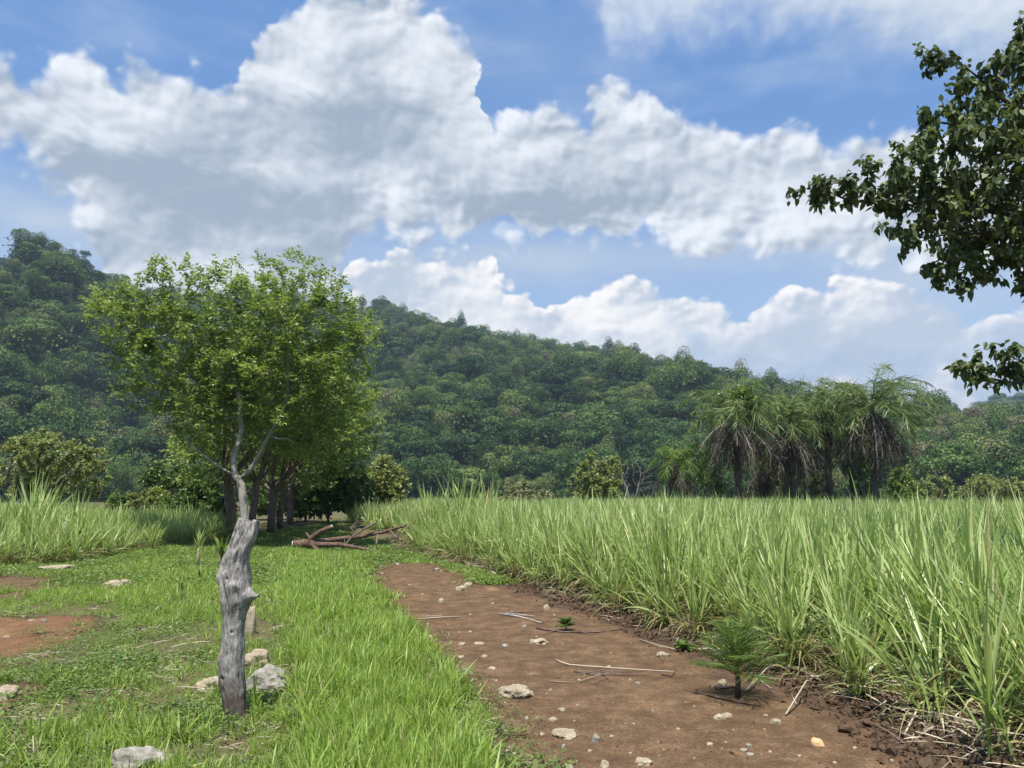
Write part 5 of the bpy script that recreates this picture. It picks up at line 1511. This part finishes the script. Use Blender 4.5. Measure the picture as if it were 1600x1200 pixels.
# ================================================================== saplings
def sapling(px, py, top, label, seed, nf=13, mat='palm', wide=1.0, ll=.22, lw=.011, stem_r=.022, stemf=.38, up=1.35, name='palm_sapling', cat='palm sapling', drp=.9, L=None):
    global rng
    keep = rng; rng = np.random.default_rng(seed)
    x, y = gp(px, py); z0 = float(gz(x, y)); H = (py - top) * y / F
    root = empty(name, (x, y, z0), label, cat)
    mb = MB(); tube(mb, [(0, 0, -.03), (0.005, 0, H * stemf * .5), (0, 0, H * stemf)], [stem_r * 1.2, stem_r, stem_r * .7], 8, .5, .12); mb.build('stem', M['dark_bark'], root, smooth=True)
    f = MB(); Lf = L or H * .72
    for i in range(nf):
        q = i / nf
        frond(f, np.array((0, 0, H * stemf * (1 - .35 * q))), i * 2.4, up - 1.25 * q, Lf * wide * (0.75 + .25 * rng.random()), drp * rng.uniform(.5, 1.2), 22, ll, lw, (.45, .17), .04, .005, .25, rt=.5)
    f.build('crown', M[mat], root)
    rng = keep
sapling(1153, 1092, 955, 'spiny dark green palm sapling on the soil bank at the foot of the cane', 1, 24, 'palm_bright', .78, .16, .007, up=1.6, drp=.6, stemf=.34)
sapling(884, 984, 956, 'tiny palm seedling beside the long knotty stick', 2, 10, 'bush_leaf', .8, .07, .008, .010, .3, up=1.5)
def young(px, py, top, label, seed, mat, n=16, w=.05, stem=.35, sr=.03, spread=.55, name='palm_sapling', cat='palm sapling', droop=.35):
    """young plant with undivided blade leaves on a short stem"""
    g = np.random.default_rng(seed)
    x, y = gp(px, py); z0 = float(gz(x, y)); H = (py - top) * y / F
    root = empty(name, (x, y, z0), label, cat)
    mb = MB(); tube(mb, [(0, 0, -.03), (.01, 0, H * stem * .5), (0, 0, H * stem)], [sr * 1.3, sr, sr * .7], 7, .5, .12); mb.build('stem', M['straw' if mat == 'cane' else 'bark'], root, smooth=True)
    a = g.uniform(0, 6.28, n); o = g.uniform(.1, 1, n) * spread
    d = nrm(np.stack((np.cos(a) * o, np.sin(a) * o, np.ones(n)), -1))
    s_ = nrm(np.cross(d, np.stack((np.cos(a), np.sin(a), 0 * a), -1)))
    f = MB(); b_ = np.stack((0 * a, 0 * a, H * stem * g.uniform(.6, 1, n)), -1)
    blades(f, b_, d, s_, H * (1 - stem) * g.uniform(.7, 1.15, n), w * g.uniform(.6, 1.2, n), g.uniform(.05, droop, n), 5, np.clip(g.normal(.6, .15, n), .2, 1))
    f.build('crown', M[mat], root)
young(308, 888, 820, 'pale young palm with a brown stem, left of the grey post', 3, 'cane', 18, .05, .5, .03, .45)
young(345, 886, 824, 'yellow-green young palm between the other one and the post', 4, 'palm_bright', 14, .075, .35, .035, .9, droop=.5)
young(311, 905, 880, 'small yellow-leaved shoot below the pale young palm', 5, 'palm_bright', 9, .05, .2, .012, 1.0)
young(262, 950, 918, 'thin-stemmed seedling in the grass, left one of two', 6, 'cane', 7, .03, .55, .012, .8, name='seedling', cat='seedling')
young(283, 938, 905, 'thin-stemmed seedling in the grass, right one of two', 7, 'weed', 7, .03, .55, .012, .8, name='seedling', cat='seedling')
young(345, 1010, 935, 'tall broad-bladed grass tuft leaning on the left side of the post', 8, 'grass', 20, .016, .05, .005, .5, name='grass_tuft', cat='grass tuft')
young(395, 1112, 1040, 'tall grass tuft at the right foot of the post', 9, 'grass', 22, .014, .03, .004, .7, name='grass_tuft', cat='grass tuft', droop=.7)
sapling(1068, 1018, 1000, 'small green weed sprouting on the soil bank left of the sapling', 8, 7, 'palm_bright', 1, .06, .02, .006, .3, name='weed_plant', cat='weed')
def dead_twig():
    x, y = gp(56, 1196); b = np.array((x, y, float(gz(x, y)))); mb = MB()
    tube(mb, [(0, 0, 0), (-.02, 0, .10), (-.035, 0, .20)], [.006, .005, .003], 5, .9)
    tube(mb, [(0, 0, 0), (.015, 0.01, .06), (.03, 0, .10)], [.005, .004, .002], 5, .9, attach=True)
    tube(mb, [(-.015, 0, .08), (.01, 0, .14), (.015, 0, .18)], [.004, .003, .002], 5, .9, attach=True)
    tag(mb.build('dead_twig', M['straw'], loc=tuple(b)), 'bleached dry twig standing in the grass at the lower left', 'twig')
dead_twig()

# ================================================================== haze
def haze():
    x0, x1, y0, y1, z0, z1 = -1500., 1500., -80., 1750., -9., 330.
    v = [(x, y, z) for x in (x0, x1) for y in (y0, y1) for z in (z0, z1)]
    f = [(0, 1, 3, 2), (4, 6, 7, 5), (0, 4, 5, 1), (2, 3, 7, 6), (0, 2, 6, 4), (1, 5, 7, 3)]
    me = bpy.data.meshes.new('haze'); me.from_pydata(v, [], f)
    m = bpy.data.materials.new('haze_air'); m.use_nodes = True; nt = m.node_tree; nt.nodes.clear()
    o_ = nt.nodes.new('ShaderNodeOutputMaterial'); pv = nt.nodes.new('ShaderNodeVolumePrincipled')
    pv.inputs['Color'].default_value = (0.62, 0.78, 1.0, 1); pv.inputs['Density'].default_value = HAZE
    pv.inputs['Anisotropy'].default_value = 0.1
    nt.links.new(pv.outputs[0], o_.inputs['Volume'])
    me.materials.append(m); o = bpy.data.objects.new('haze', me); COL.objects.link(o)
    tag(o, 'thin bluish haze in the air over the plain and hill', 'haze', None, 'stuff')
HAZE = 0.00019
haze()
